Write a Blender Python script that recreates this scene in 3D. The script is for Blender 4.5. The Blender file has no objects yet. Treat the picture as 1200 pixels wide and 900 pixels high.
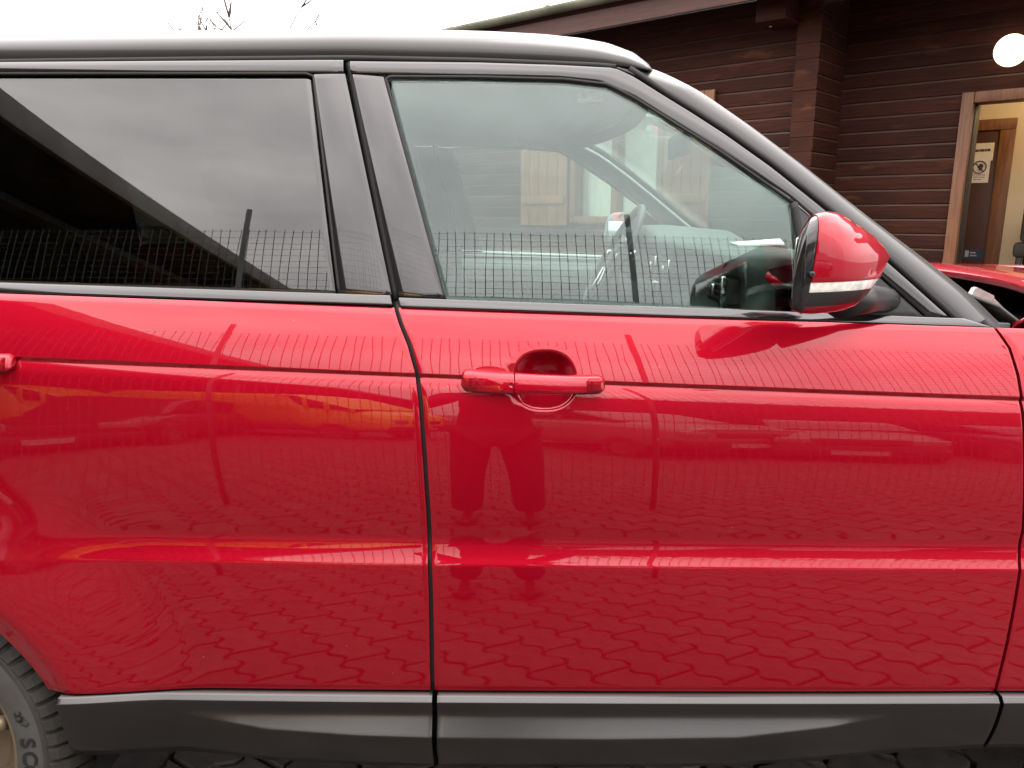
import bpy, bmesh, math, random
import numpy as np
from mathutils import Vector, Matrix
R = math.radians
random.seed(7)
rng = np.random.default_rng(11)
scene = bpy.context.scene
COL = scene.collection

# ------------------------------------------------------------------ camera
FPX, PITCH, CAMZ = 907.0, R(12.5), 1.43          # focal length in photo pixels (1200 wide), pitch down, eye height
cam_data = bpy.data.cameras.new('camera')
cam_data.sensor_width = 36.0
cam_data.lens = 36.0 * FPX / 1200.0
cam_data.clip_start = 0.02
cam_data.clip_end = 600
cam = bpy.data.objects.new('camera', cam_data)
cam.location = (0, 0, CAMZ)
cam.rotation_euler = (R(90) - PITCH, 0, 0)
COL.objects.link(cam)
scene.camera = cam

# ------------------------------------------------------------------ world: overcast sky
SUN_EL, SUN_AZ = R(64), R(35)
world = bpy.data.worlds.new('World'); scene.world = world
world.use_nodes = True
wn, wl = world.node_tree.nodes, world.node_tree.links
wn.clear()
w_out = wn.new('ShaderNodeOutputWorld'); w_bg = wn.new('ShaderNodeBackground')
w_sky = wn.new('ShaderNodeTexSky'); w_sky.sky_type = 'NISHITA'; w_sky.sun_disc = False
w_sky.sun_elevation = SUN_EL; w_sky.sun_rotation = SUN_AZ
w_tc = wn.new('ShaderNodeTexCoord'); w_map = wn.new('ShaderNodeMapping')
w_map.inputs['Scale'].default_value = (1, 1, 2.2)
w_no = wn.new('ShaderNodeTexNoise'); w_no.inputs['Scale'].default_value = 2.1
w_no.inputs['Detail'].default_value = 7; w_no.inputs['Roughness'].default_value = 0.52
w_cr = wn.new('ShaderNodeValToRGB')
w_cr.color_ramp.elements[0].position = 0.34; w_cr.color_ramp.elements[0].color = (0.66, 0.625, 0.62, 1)
w_cr.color_ramp.elements[1].position = 0.62; w_cr.color_ramp.elements[1].color = (1, 0.945, 0.92, 1)
w_sc = wn.new('ShaderNodeVectorMath'); w_sc.operation = 'SCALE'; w_sc.inputs['Scale'].default_value = 64.0
w_mx = wn.new('ShaderNodeMix'); w_mx.data_type = 'RGBA'; w_mx.inputs['Factor'].default_value = 0.93
wl.new(w_tc.outputs['Generated'], w_map.inputs['Vector']); wl.new(w_map.outputs[0], w_no.inputs['Vector'])
wl.new(w_no.outputs['Fac'], w_cr.inputs['Fac']); wl.new(w_cr.outputs['Color'], w_sc.inputs[0])
# standard overcast sky: three times as bright overhead as at the horizon
w_sep = wn.new('ShaderNodeSeparateXYZ'); wl.new(w_tc.outputs['Generated'], w_sep.inputs[0])
w_mz = wn.new('ShaderNodeMath'); w_mz.operation = 'MAXIMUM'; w_mz.inputs[1].default_value = 0.0; wl.new(w_sep.outputs['Z'], w_mz.inputs[0])
w_ov = wn.new('ShaderNodeMath'); w_ov.operation = 'MULTIPLY_ADD'; w_ov.inputs[1].default_value = 2 / 3; w_ov.inputs[2].default_value = 1 / 3; wl.new(w_mz.outputs[0], w_ov.inputs[0])
w_s2 = wn.new('ShaderNodeVectorMath'); w_s2.operation = 'SCALE'; wl.new(w_sc.outputs[0], w_s2.inputs[0]); wl.new(w_ov.outputs[0], w_s2.inputs['Scale'])
wl.new(w_sky.outputs[0], w_mx.inputs['A']); wl.new(w_s2.outputs[0], w_mx.inputs['B'])
wl.new(w_mx.outputs['Result'], w_bg.inputs['Color'])
w_bg.inputs['Strength'].default_value = 0.1
wl.new(w_bg.outputs[0], w_out.inputs[0])

sun_data = bpy.data.lights.new('sun', 'SUN'); sun_data.energy = 0.6; sun_data.angle = R(30)
sun_data.color = (1.0, 0.96, 0.9)
sun = bpy.data.objects.new('sun', sun_data); COL.objects.link(sun)
sd = Vector((math.sin(SUN_AZ) * math.cos(SUN_EL), math.cos(SUN_AZ) * math.cos(SUN_EL), math.sin(SUN_EL)))
sun.rotation_euler = (-sd).to_track_quat('-Z', 'Y').to_euler()
sun.location = sd * 20

scene.view_settings.view_transform = 'Standard'
scene.view_settings.look = 'None'
scene.view_settings.exposure = 0.35
scene.view_settings.gamma = 1
scene.view_settings.use_curve_mapping = False
scene.render.engine = 'CYCLES'
scene.cycles.use_denoising = True
scene.cycles.denoising_prefilter = 'ACCURATE'
scene.cycles.denoising_input_passes = 'RGB_ALBEDO_NORMAL'
scene.cycles.max_bounces = 10
scene.cycles.transparent_max_bounces = 20
scene.cycles.caustics_reflective = False
scene.cycles.caustics_refractive = False
scene.cycles.sample_clamp_indirect = 8

# ------------------------------------------------------------------ materials
MATS = {}
def mat(name, col, rough=0.5, metal=0.0, coat=0.0, var=0.0, vscale=8.0, bump=0.0, bscale=60.0, spec=0.5,
        emit=None, estr=0.0, col2=None, stretch=None, coat_rough=0.03, island=0.0, detail=4, lo=0.35, hi=0.65, worn=None):
    """procedural Principled material: base colour varied by noise, fine relief by noise bump"""
    m = bpy.data.materials.new(name); m.use_nodes = True
    nt = m.node_tree; n, l = nt.nodes, nt.links
    p = n['Principled BSDF']
    p.inputs['Base Color'].default_value = (*col, 1)
    p.inputs['Roughness'].default_value = rough
    p.inputs['Metallic'].default_value = metal
    p.inputs['Specular IOR Level'].default_value = spec
    p.inputs['Coat Weight'].default_value = coat
    p.inputs['Coat Roughness'].default_value = coat_rough
    tc = n.new('ShaderNodeTexCoord'); src = tc.outputs['Object']
    if stretch:
        mp = n.new('ShaderNodeMapping'); mp.inputs['Scale'].default_value = stretch
        l.new(src, mp.inputs['Vector']); src = mp.outputs[0]
    last = None
    if var > 0 or col2:
        c2 = col2 if col2 else tuple(min(1, c * (1 - var)) for c in col)
        c1 = col if col2 else tuple(min(1, c * (1 + var)) for c in col)
        no = n.new('ShaderNodeTexNoise'); no.inputs['Scale'].default_value = vscale; no.inputs['Detail'].default_value = detail
        l.new(src, no.inputs['Vector'])
        mr = n.new('ShaderNodeMapRange'); mr.inputs[1].default_value = lo; mr.inputs[2].default_value = hi
        l.new(no.outputs['Fac'], mr.inputs[0])
        mx = n.new('ShaderNodeMix'); mx.data_type = 'RGBA'
        mx.inputs['A'].default_value = (*c2, 1); mx.inputs['B'].default_value = (*c1, 1)
        l.new(mr.outputs[0], mx.inputs['Factor']); last = mx.outputs['Result']
    if worn:
        nw = n.new('ShaderNodeTexNoise'); nw.inputs['Scale'].default_value = 1.3; nw.inputs['Detail'].default_value = 6; nw.inputs['Roughness'].default_value = 0.6
        mpw = n.new('ShaderNodeMapping'); mpw.inputs['Scale'].default_value = (1.6, 1.6, 6); l.new(tc.outputs['Object'], mpw.inputs['Vector']); l.new(mpw.outputs[0], nw.inputs['Vector'])
        mw = n.new('ShaderNodeMapRange'); mw.inputs[1].default_value = 0.60; mw.inputs[2].default_value = 0.74; mw.inputs[4].default_value = 0.75; l.new(nw.outputs['Fac'], mw.inputs[0])
        xw = n.new('ShaderNodeMix'); xw.data_type = 'RGBA'; l.new(mw.outputs[0], xw.inputs['Factor']); l.new(last, xw.inputs['A']); xw.inputs['B'].default_value = (*worn, 1); last = xw.outputs['Result']
    if island > 0:
        g = n.new('ShaderNodeNewGeometry'); oi = n.new('ShaderNodeObjectInfo')
        ad = n.new('ShaderNodeMath'); ad.operation = 'ADD'
        l.new(g.outputs['Random Per Island'], ad.inputs[0]); l.new(oi.outputs['Random'], ad.inputs[1])
        fr = n.new('ShaderNodeMath'); fr.operation = 'FRACT'; l.new(ad.outputs[0], fr.inputs[0])
        mr2 = n.new('ShaderNodeMapRange'); mr2.inputs[3].default_value = 1 - island; mr2.inputs[4].default_value = 1 + island
        l.new(fr.outputs[0], mr2.inputs[0])
        vm = n.new('ShaderNodeVectorMath'); vm.operation = 'SCALE'
        if last: l.new(last, vm.inputs[0])
        else: vm.inputs[0].default_value = col
        l.new(mr2.outputs[0], vm.inputs['Scale']); last = vm.outputs[0]
    if last: l.new(last, p.inputs['Base Color'])
    if bump > 0:
        nb = n.new('ShaderNodeTexNoise'); nb.inputs['Scale'].default_value = bscale; nb.inputs['Detail'].default_value = 3
        l.new(src, nb.inputs['Vector'])
        b = n.new('ShaderNodeBump'); b.inputs['Strength'].default_value = bump; b.inputs['Distance'].default_value = 0.01
        l.new(nb.outputs['Fac'], b.inputs['Height']); l.new(b.outputs[0], p.inputs['Normal'])
    if emit:
        p.inputs['Emission Color'].default_value = (*emit, 1); p.inputs['Emission Strength'].default_value = estr
    MATS[name] = m
    return m

def glass_mat(name, tint, f0=0.045, sheen=(1, 1, 1)):
    """thin sheet glass: tinted see-through mixed with a mirror by a Schlick curve"""
    m = bpy.data.materials.new(name); m.use_nodes = True
    n, l = m.node_tree.nodes, m.node_tree.links; n.clear()
    o = n.new('ShaderNodeOutputMaterial'); mx = n.new('ShaderNodeMixShader')
    t = n.new('ShaderNodeBsdfTransparent'); t.inputs['Color'].default_value = (*tint, 1)
    g = n.new('ShaderNodeBsdfGlossy'); g.inputs['Roughness'].default_value = 0.0
    g.inputs['Color'].default_value = (*sheen, 1)
    lw = n.new('ShaderNodeLayerWeight'); lw.inputs['Blend'].default_value = 0.5
    pw = n.new('ShaderNodeMath'); pw.operation = 'POWER'; pw.inputs[1].default_value = 5
    ma = n.new('ShaderNodeMath'); ma.operation = 'MULTIPLY_ADD'; ma.inputs[1].default_value = 1 - f0; ma.inputs[2].default_value = f0
    l.new(lw.outputs['Facing'], pw.inputs[0]); l.new(pw.outputs[0], ma.inputs[0])
    l.new(ma.outputs[0], mx.inputs[0]); l.new(t.outputs[0], mx.inputs[1]); l.new(g.outputs[0], mx.inputs[2])
    l.new(mx.outputs[0], o.inputs[0])
    MATS[name] = m
    return m

def paint_mat():
    """red metallic paint under clear coat, with faint orange peel and dust specks"""
    m = mat('red_paint', (0.345, 0.001, 0.013), rough=0.42, metal=0.55, coat=1.0, coat_rough=0.01, spec=0.05)
    n, l = m.node_tree.nodes, m.node_tree.links; p = n['Principled BSDF']
    p.inputs['Coat IOR'].default_value = 1.52
    tc = n.new('ShaderNodeTexCoord')
    nb = n.new('ShaderNodeTexNoise'); nb.inputs['Scale'].default_value = 9; nb.inputs['Detail'].default_value = 2
    l.new(tc.outputs['Object'], nb.inputs['Vector'])
    b = n.new('ShaderNodeBump'); b.inputs['Strength'].default_value = 0.02; b.inputs['Distance'].default_value = 0.006
    l.new(nb.outputs['Fac'], b.inputs['Height'])
    l.new(b.outputs[0], p.inputs['Coat Normal'])
    # dust specks
    vo = n.new('ShaderNodeTexVoronoi'); vo.inputs['Scale'].default_value = 26
    l.new(tc.outputs['Object'], vo.inputs['Vector'])
    wv = n.new('ShaderNodeTexWhiteNoise'); l.new(vo.outputs['Position'], wv.inputs['Vector'])
    th = n.new('ShaderNodeMapRange'); th.inputs[1].default_value = 0.0; th.inputs[2].default_value = 1.0
    th.inputs[3].default_value = -0.025; th.inputs[4].default_value = 0.042
    l.new(wv.outputs['Value'], th.inputs[0])
    lt = n.new('ShaderNodeMath'); lt.operation = 'LESS_THAN'; l.new(vo.outputs['Distance'], lt.inputs[0]); l.new(th.outputs[0], lt.inputs[1])
    mx = n.new('ShaderNodeMix'); mx.data_type = 'RGBA'
    sc = n.new('ShaderNodeMath'); sc.operation = 'MULTIPLY'; sc.inputs[1].default_value = 0.35; l.new(lt.outputs[0], sc.inputs[0])
    mx.inputs['A'].default_value = (0.345, 0.001, 0.013, 1); mx.inputs['B'].default_value = (0.45, 0.3, 0.27, 1)
    l.new(sc.outputs[0], mx.inputs['Factor']); l.new(mx.outputs['Result'], p.inputs['Base Color'])
    return m

paint_mat()
mat('gloss_black', (0.010, 0.009, 0.010), rough=0.12, spec=0.42, coat=1.0, coat_rough=0.02, var=0.2, vscale=3)
mat('roof_black', (0.035, 0.034, 0.034), rough=0.36, spec=0.3, coat=0.32, coat_rough=0.05, var=0.1, vscale=3)
mat('rubber', (0.008, 0.008, 0.008), rough=0.7, var=0.2, vscale=20)
mat('sill_plastic', (0.006, 0.005, 0.0045), rough=0.27, spec=0.9, var=0.18, vscale=14, bump=0.03, bscale=700)
mat('black_plastic', (0.014, 0.014, 0.014), rough=0.4, var=0.15, vscale=20, bump=0.03, bscale=500)
mat('tyre', (0.022, 0.020, 0.018), rough=0.8, col2=(0.045, 0.041, 0.035), vscale=14, bump=0.15, bscale=160)
mat('sidewall', (0.075, 0.078, 0.078), rough=0.6, col2=(0.055, 0.05, 0.043), vscale=9, bump=0.05, bscale=200)
mat('tyre_letter', (0.012, 0.011, 0.011), rough=0.7, var=0.2)
mat('rim_metal', (0.20, 0.15, 0.09), rough=0.4, metal=0.35, col2=(0.12, 0.10, 0.08), vscale=6)
mat('veh_lamp', (0.2, 0.2, 0.2), rough=0.2, coat=0.5, var=0.2, vscale=30)
mat('chrome', (0.75, 0.75, 0.74), rough=0.12, metal=1.0, var=0.05)
mat('lamp_clear', (0.55, 0.53, 0.5), rough=0.12, coat=1.0, col2=(0.8, 0.78, 0.72), vscale=70)
mat('amber', (0.8, 0.35, 0.03), rough=0.2, coat=1.0, var=0.1)
mat('tail_red', (0.6, 0.01, 0.01), rough=0.15, coat=1.0, emit=(1, 0.02, 0.02), estr=0.6)
mat('trim_grey', (0.045, 0.055, 0.052), rough=0.55, var=0.1, vscale=30, bump=0.08, bscale=400)
mat('trim_dark', (0.02, 0.022, 0.022), rough=0.5, var=0.1, vscale=30, bump=0.08, bscale=400)
mat('headliner', (0.36, 0.37, 0.36), rough=0.9, var=0.03, vscale=6)
mat('door_card', (0.20, 0.22, 0.21), rough=0.6, var=0.06, vscale=20)
mat('leather', (0.03, 0.03, 0.031), rough=0.5, var=0.15, vscale=20, bump=0.12, bscale=220)
mat('paper', (0.8, 0.78, 0.74), rough=0.7, var=0.03, vscale=20)
mat('hinge_metal', (0.42, 0.41, 0.4), rough=0.4, metal=0.7, var=0.15, vscale=40)
mat('engine_dark', (0.012, 0.012, 0.012), rough=0.7, var=0.2)
glass_mat('clear_glass', (0.81, 0.89, 0.865), f0=0.051, sheen=(0.92, 1.0, 1.0))
glass_mat('privacy_glass', (0.27, 0.28, 0.27), f0=0.075)
glass_mat('pane_glass', (0.95, 0.97, 0.96), f0=0.04)

# ------------------------------------------------------------------ object helpers
def empty(name, loc=(0, 0, 0), rz=0.0, label=None, cat=None, group=None, parent=None):
    o = bpy.data.objects.new(name, None); COL.objects.link(o)
    o.location = loc; o.rotation_euler = (0, 0, rz); o.empty_display_size = 0.1
    tag(o, label, cat, group)
    if parent: o.parent = parent
    return o
def tag(o, label=None, cat=None, group=None, kind=None):
    if label: o['label'] = label
    if cat: o['category'] = cat
    if group: o['group'] = group
    if kind: o['kind'] = kind
    return o
def link(name, me, m=None, parent=None, smooth=False, loc=None):
    o = bpy.data.objects.new(name, me); COL.objects.link(o)
    if m is not None and not me.materials: me.materials.append(MATS[m] if isinstance(m, str) else m)
    if parent: o.parent = parent
    if loc is not None: o.location = loc
    if smooth: me.shade_smooth()
    return o
def pyd(name, v, f, m=None, parent=None, smooth=False, loc=None):
    me = bpy.data.meshes.new(name); me.from_pydata([tuple(map(float, p)) for p in v], [], f); me.update()
    return link(name, me, m, parent, smooth, loc)
def bmo(name, bm, m=None, parent=None, smooth=False, loc=None, autos=None):
    me = bpy.data.meshes.new(name)
    bmesh.ops.recalc_face_normals(bm, faces=bm.faces[:])
    bm.to_mesh(me); bm.free()
    o = link(name, me, m, parent, smooth or autos is not None, loc)
    if autos is not None: me.set_sharp_from_angle(angle=R(autos))
    return o
def box(bm, x0, x1, y0, y1, z0, z1, mtx=None):
    v = [bm.verts.new(p) for p in ((x0, y0, z0), (x1, y0, z0), (x1, y1, z0), (x0, y1, z0), (x0, y0, z1), (x1, y0, z1), (x1, y1, z1), (x0, y1, z1))]
    fs = [bm.faces.new([v[i] for i in q]) for q in ((3, 2, 1, 0), (4, 5, 6, 7), (0, 1, 5, 4), (1, 2, 6, 5), (2, 3, 7, 6), (3, 0, 4, 7))]
    if mtx is not None:
        for w in v: w.co = mtx @ w.co
    return v, fs
def box_o(name, x0, x1, y0, y1, z0, z1, m, parent=None, bev=0.0, mtx=None, seg=2):
    bm = bmesh.new(); box(bm, x0, x1, y0, y1, z0, z1, mtx)
    if bev: bmesh.ops.bevel(bm, geom=bm.edges[:], offset=bev, segments=seg, affect='EDGES', profile=0.5)
    return bmo(name, bm, m, parent, autos=40 if bev else None)
def tube_mesh(pts, rad, sides=8, caps=True):
    pts = [Vector(p) for p in pts]; n = len(pts)
    rads = rad if hasattr(rad, '__len__') else [rad] * n
    v, f = [], []
    t0 = (pts[1] - pts[0]).normalized()
    up = Vector((0, 0, 1)) if abs(t0.z) < 0.9 else Vector((1, 0, 0))
    a = t0.cross(up).normalized()
    for i in range(n):
        t = (pts[min(i + 1, n - 1)] - pts[max(i - 1, 0)]).normalized()
        a = (a - t * a.dot(t)).normalized(); b = t.cross(a)
        for k in range(sides):
            th = 2 * math.pi * k / sides
            v.append(pts[i] + (a * math.cos(th) + b * math.sin(th)) * rads[i])
    for i in range(n - 1):
        for k in range(sides):
            k2 = (k + 1) % sides
            f.append((i * sides + k, i * sides + k2, (i + 1) * sides + k2, (i + 1) * sides + k))
    if caps:
        f.append(tuple(range(sides - 1, -1, -1))); f.append(tuple((n - 1) * sides + k for k in range(sides)))
    return v, f
def tube(name, pts, rad, m, parent=None, sides=8):
    v, f = tube_mesh(pts, rad, sides); return pyd(name, v, f, m, parent, True)
def merge(parts):
    V, F = [], []
    for v, f in parts:
        b = len(V); V += list(v); F += [tuple(i + b for i in q) for q in f]
    return V, F
def grid_faces(n, m, flip=False, closed_m=False):
    f = []
    for i in range(n - 1):
        for j in range(m - (0 if closed_m else 1)):
            j2 = (j + 1) % m
            q = (i * m + j, (i + 1) * m + j, (i + 1) * m + j2, i * m + j2)
            f.append(q[::-1] if flip else q)
    return f
def lathe(name, prof, m, parent=None, sides=32, axis='y', loc=None, smooth=True, autos=35, caps=True):
    """revolve (r, h) pairs about an axis"""
    v = []
    for r, h in prof:
        for k in range(sides):
            a = 2 * math.pi * k / sides; c, s = r * math.cos(a), r * math.sin(a)
            v.append({'y': (c, h, s), 'z': (c, s, h), 'x': (h, c, s)}[axis])
    f = grid_faces(len(prof), sides, closed_m=True)
    bm = bmesh.new(); vs = [bm.verts.new(p) for p in v]
    for q in f: bm.faces.new([vs[i] for i in q])
    for ring in (0, len(prof) - 1):
        if caps and prof[ring][0] > 1e-4: bm.faces.new([vs[ring * sides + k] for k in range(sides)])
    bmesh.ops.remove_doubles(bm, verts=bm.verts[:], dist=1e-5)
    return bmo(name, bm, m, parent, autos=autos, loc=loc)
def sstep(a, b, x):
    t = np.clip((np.asarray(x, float) - a) / (b - a), 0, 1); return t * t * (3 - 2 * t)

# ------------------------------------------------------------------ photo measurements -> places in the scene
SP, CP = math.sin(PITCH), math.cos(PITCH)
def ray(px, py):
    u = (np.asarray(px, float) - 600) / FPX; v = (450 - np.asarray(py, float)) / FPX
    return u, CP + v * SP, -SP + v * CP
def on_y(px, py, Y):
    dx, dy, dz = ray(px, py); s = Y / dy
    return dx * s, CAMZ + dz * s
def on_plane(px, py, P, N):
    d = np.array(ray(px, py), float); o = np.array((0, 0, CAMZ)); N = np.array(N, float)
    s = np.dot(np.array(P, float) - o, N) / np.dot(d, N)
    return o + d * s

# ================================================================== THE RED CAR
CAR = empty('car', (0.2, 2.32, 0), 0, 'red sport utility car with black roof and pillars, its bonnet lifted open at the rear', 'car')
CAR.location = (0, 0, 0)
YC = 2.32                                   # centre line of the car
XW, ZW, RARCH, RTYRE = -1.262, 0.385, 0.405, 0.385   # rear wheel
XF = XW + 2.923                             # front wheel

def mirror_obj(o, name=None, parent=None, m=None):
    """the same panel on the far side of the car"""
    me = o.data.copy()
    for v in me.vertices: v.co.y = 2 * YC - v.co.y
    me.flip_normals()
    c = bpy.data.objects.new(name or o.name.split('.')[0], me); COL.objects.link(c)
    c.parent = parent or o.parent
    for md in o.modifiers:
        n = c.modifiers.new(md.name, md.type)
        for p in md.bl_rna.properties:
            if not p.is_readonly and p.identifier in ('thickness', 'offset', 'width', 'segments', 'limit_method', 'angle_limit', 'harden_normals', 'use_even_offset'):
                setattr(n, p.identifier, getattr(md, p.identifier))
    if m: me.materials.clear(); me.materials.append(MATS[m])
    return c
def shell(o, th, bev=0.0, seg=2):
    s = o.modifiers.new('shell', 'SOLIDIFY'); s.thickness = th; s.offset = -1
    if bev:
        b = o.modifiers.new('edge', 'BEVEL'); b.width = bev; b.segments = seg; b.limit_method = 'ANGLE'; b.angle_limit = R(78)
    return o

# -- side surface: feature lines read from the photo, tilt of the panel between them
def plan(x):
    x = np.asarray(x, float)
    return x * x / 110 + np.where(x > 1.5, (x - 1.5) ** 2 * 0.28, 0) + np.where(x < -1.4, (-x - 1.4) ** 2 * 0.22, 0)
LPX = {'LB': [(85, 805), (505, 806), (1160, 811)], 'L2': [(130, 655), (505, 661), (1190, 668)], 'L3': [(130, 628), (505, 633), (1190, 641)],
       'LC': [(0, 417), (200, 424), (485, 435), (700, 445), (1200, 465)], 'L5': [(0, 343), (460, 357), (1165, 383)], 'L6': [(0, 330), (460, 345), (522, 348), (1130, 372)]}
LY = {'LB': 1.33, 'L2': 1.335, 'L3': 1.345, 'LC': 1.385, 'L5': 1.43, 'L6': 1.435}
LFIT = {}
for k_ in LPX:
    a_ = np.array(LPX[k_], float); xs_, zs_ = on_y(a_[:, 0], a_[:, 1], LY[k_])
    LFIT[k_] = np.polyfit(xs_, zs_, 1)
def Lz(k, x): return np.polyval(LFIT[k], np.clip(x, -1.6, 1.3))
TILT0 = [-3.0, 3.5, 24.0, 14.0, -3.5, 7.2, 12.5, 27.0, -27.0, -27.0, 14.5, 23.0, 44.0]
BASEY = 1.325
def nodes(x):
    x = np.asarray(x, float)
    lb, l2, l3, lc, l5 = (Lz(k, x) for k in ('LB', 'L2', 'L3', 'LC', 'L5'))
    Z = np.stack([lb, l2 - .004, l2 + .004, l3 - .008, l3 + .012, lc - .066, lc - .028, lc - .005, lc - .0049, lc + .0028, lc + .0029, l5 - .012, l5])
    w = sstep(-0.92, -0.66, x) * (1 - sstep(1.25, 1.5, x)) * 1.0
    T = np.stack([np.full_like(x, t) for t in TILT0])
    T[2] = 3.5 + (T[2] - 3.5) * w; T[3] = (T[3]) * w; T[1] = 2.5 + (T[1] - 2.5) * w; T[4] = T[4] * w
    S = np.tan(np.radians(T))
    Y = np.zeros_like(Z)
    S0 = np.tan(np.radians(np.array(TILT0)))[:, None]
    Y[5] = BASEY + plan(x) + sum((Z[k] - Z[k - 1]) * (S0[k] + S0[k - 1]) / 2 for k in range(1, 6))
    for k in range(6, len(Z)): Y[k] = Y[k - 1] + (Z[k] - Z[k - 1]) * (S[k] + S[k - 1]) / 2
    for k in range(4, -1, -1): Y[k] = Y[k + 1] - (Z[k + 1] - Z[k]) * (S[k] + S[k + 1]) / 2
    return Z, S, Y
def body_y(x, z, flare=True):
    x, z = np.broadcast_arrays(np.asarray(x, float), np.asarray(z, float)); sh = x.shape
    x, z = x.ravel(), z.ravel()
    Z, S, Y = nodes(x)
    k = np.clip((z[None] >= Z).sum(0) - 1, 0, len(Z) - 2); i = np.arange(len(x))
    h = np.maximum(Z[k + 1, i] - Z[k, i], 1e-6); dz = z - Z[k, i]
    y = Y[k, i] + S[k, i] * dz + 0.5 * (S[k + 1, i] - S[k, i]) / h * dz * dz
    if flare:
        for xw in (XW, XF):
            r = np.hypot(x - xw, z - ZW)
            y = y - 0.034 * (1 - sstep(RARCH, RARCH + .30, r)) * (1 - sstep(0.8, 1.05, z))
            y = y + 0.016 * (1 - sstep(RARCH - .01, RARCH + .055, r))
    return y.reshape(sh)
def belt_y(x): return body_y(x, Lz('L5', x), False)
def glass_y(x, z):
    """upper side: leans in and is bowed"""
    x = np.asarray(x, float); d = np.asarray(z, float) - Lz('L5', x)
    return belt_y(x) + 0.006 + math.tan(R(11)) * d + 0.5 * (math.tan(R(19)) - math.tan(R(11))) / 0.42 * d * d + x * x / 60
def unproj(pts, surf, it=10):
    a = np.array(pts, float); Y = np.full(len(a), 1.45)
    for _ in range(it):
        x, z = on_y(a[:, 0], a[:, 1], Y); Y = surf(x, z)
    return x, z, Y
def resample(P, n):
    P = np.array(P, float); d = np.r_[0, np.cumsum(np.linalg.norm(np.diff(P, axis=0), axis=1))]
    t = np.linspace(0, d[-1], n); return np.stack([np.interp(t, d, P[:, k]) for k in range(P.shape[1])], 1)
def smooth_px(P, n):
    """rounded polyline through pixel points"""
    P = np.array(P, float); Q = resample(P, n * 4)
    k = np.hanning(max(3, n // 5 * 2 + 1)); k /= k.sum(); pad = len(k) // 2
    E = np.stack([np.convolve(np.r_[2 * Q[0, c] - Q[pad:0:-1, c], Q[:, c], 2 * Q[-1, c] - Q[-2:-pad - 2:-1, c]], k, 'valid') for c in range(2)], 1)
    return resample(E, n)
def patch(name, A, B, n, m, mt, parent, surf=None, off=0.0, bulge=0.0, th=0.008, bev=0.0015, mirror=True, far=None, par_far=None, rnd=False, lean=0.0):
    surf = surf or glass_y
    A = smooth_px(A, n) if rnd else resample(A, n)
    B = smooth_px(B, n) if rnd else resample(B, n)
    ax, az, _ = unproj(A, surf); bx, bz, _ = unproj(B, surf)
    w = np.linspace(0, 1, m)[None]
    x = ax[:, None] * (1 - w) + bx[:, None] * w; z = az[:, None] * (1 - w) + bz[:, None] * w
    y = surf(x, z) + off - bulge * 4 * w * (1 - w) + lean * w
    V = np.stack([x, y, z], -1).reshape(-1, 3)
    F_ = grid_faces(n, m)
    # orient towards the camera (-y)
    a, b, c = V[F_[0][0]], V[F_[0][1]], V[F_[0][2]]
    if np.cross(b - a, c - a)[1] > 0: F_ = [q[::-1] for q in F_]
    o = pyd(name, V, F_, mt, parent, True); 
    if th: shell(o, th, bev)
    if mirror: mirror_obj(o, parent=par_far, m=far)
    return o

GAP = [(463, 352), (470, 380), (480, 405), (488, 434), (493, 470), (498, 540), (502, 600), (505, 700), (507, 812)]
FGAP = [(1160, 378), (1168, 387), (1183, 408), (1193, 440), (1199, 490), (1201, 560), (1199, 620), (1192, 690), (1181, 750), (1165, 815)]
def edge_fn(px, shift):
    a = np.array(px, float); a[:, 0] += shift
    x, z, _ = unproj(a, lambda x, z: body_y(x, z, False)); o = np.argsort(z)
    return lambda zz: np.interp(zz, z[o], x[o])
gapL, gapR = edge_fn(GAP, -2.6), edge_fn(GAP, 2.6)
fgL, fgR = edge_fn(FGAP, -2.0), edge_fn(FGAP, 2.0)
SEG = [(0, 1, 20), (1, 2, 6), (2, 3, 8), (3, 4, 6), (4, 5, 26), (5, 6, 18), (6, 7, 12), (7, 8, 1), (8, 9, 3), (9, 10, 1), (10, 11, 44), (11, 12, 6)]
def skin(name, xl, xr, us, mt, parent, zmax=None, recess=None, mirror=True, extra_rows=None, par_far=None):
    rows = []
    for a, b, c in SEG:
        for i in range(c):
            t = i / c
            if (a, b) == (10, 11): t = t ** 1.15
            rows.append((a, b, t))
    rows.append((11, 12, 1.0))
    us = np.asarray(us, float); nU, nV = len(us), len(rows)
    X = np.zeros((nV, nU)); Zm = np.zeros((nV, nU))
    for j, (a, b, t) in enumerate(rows):
        x = np.full(nU, 0.0)
        x = xl(0.9) * (1 - us) + xr(0.9) * us
        for _ in range(6):
            Z, S, Y = nodes(x); z = Z[a] * (1 - t) + Z[b] * t
            x = xl(z) * (1 - us) + xr(z) * us
        X[j], Zm[j] = x, z
    Yv = body_y(X, Zm)
    if recess is not None: Yv = Yv + recess(X, Zm)
    V = np.stack([X, Yv, Zm], -1).reshape(-1, 3)
    F_ = grid_faces(nV, nU, flip=True)
    o = pyd(name, V, F_, mt, parent, True)
    shell(o, 0.014, 0.0022)
    if mirror: return o, mirror_obj(o, parent=par_far)
    return o

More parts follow.
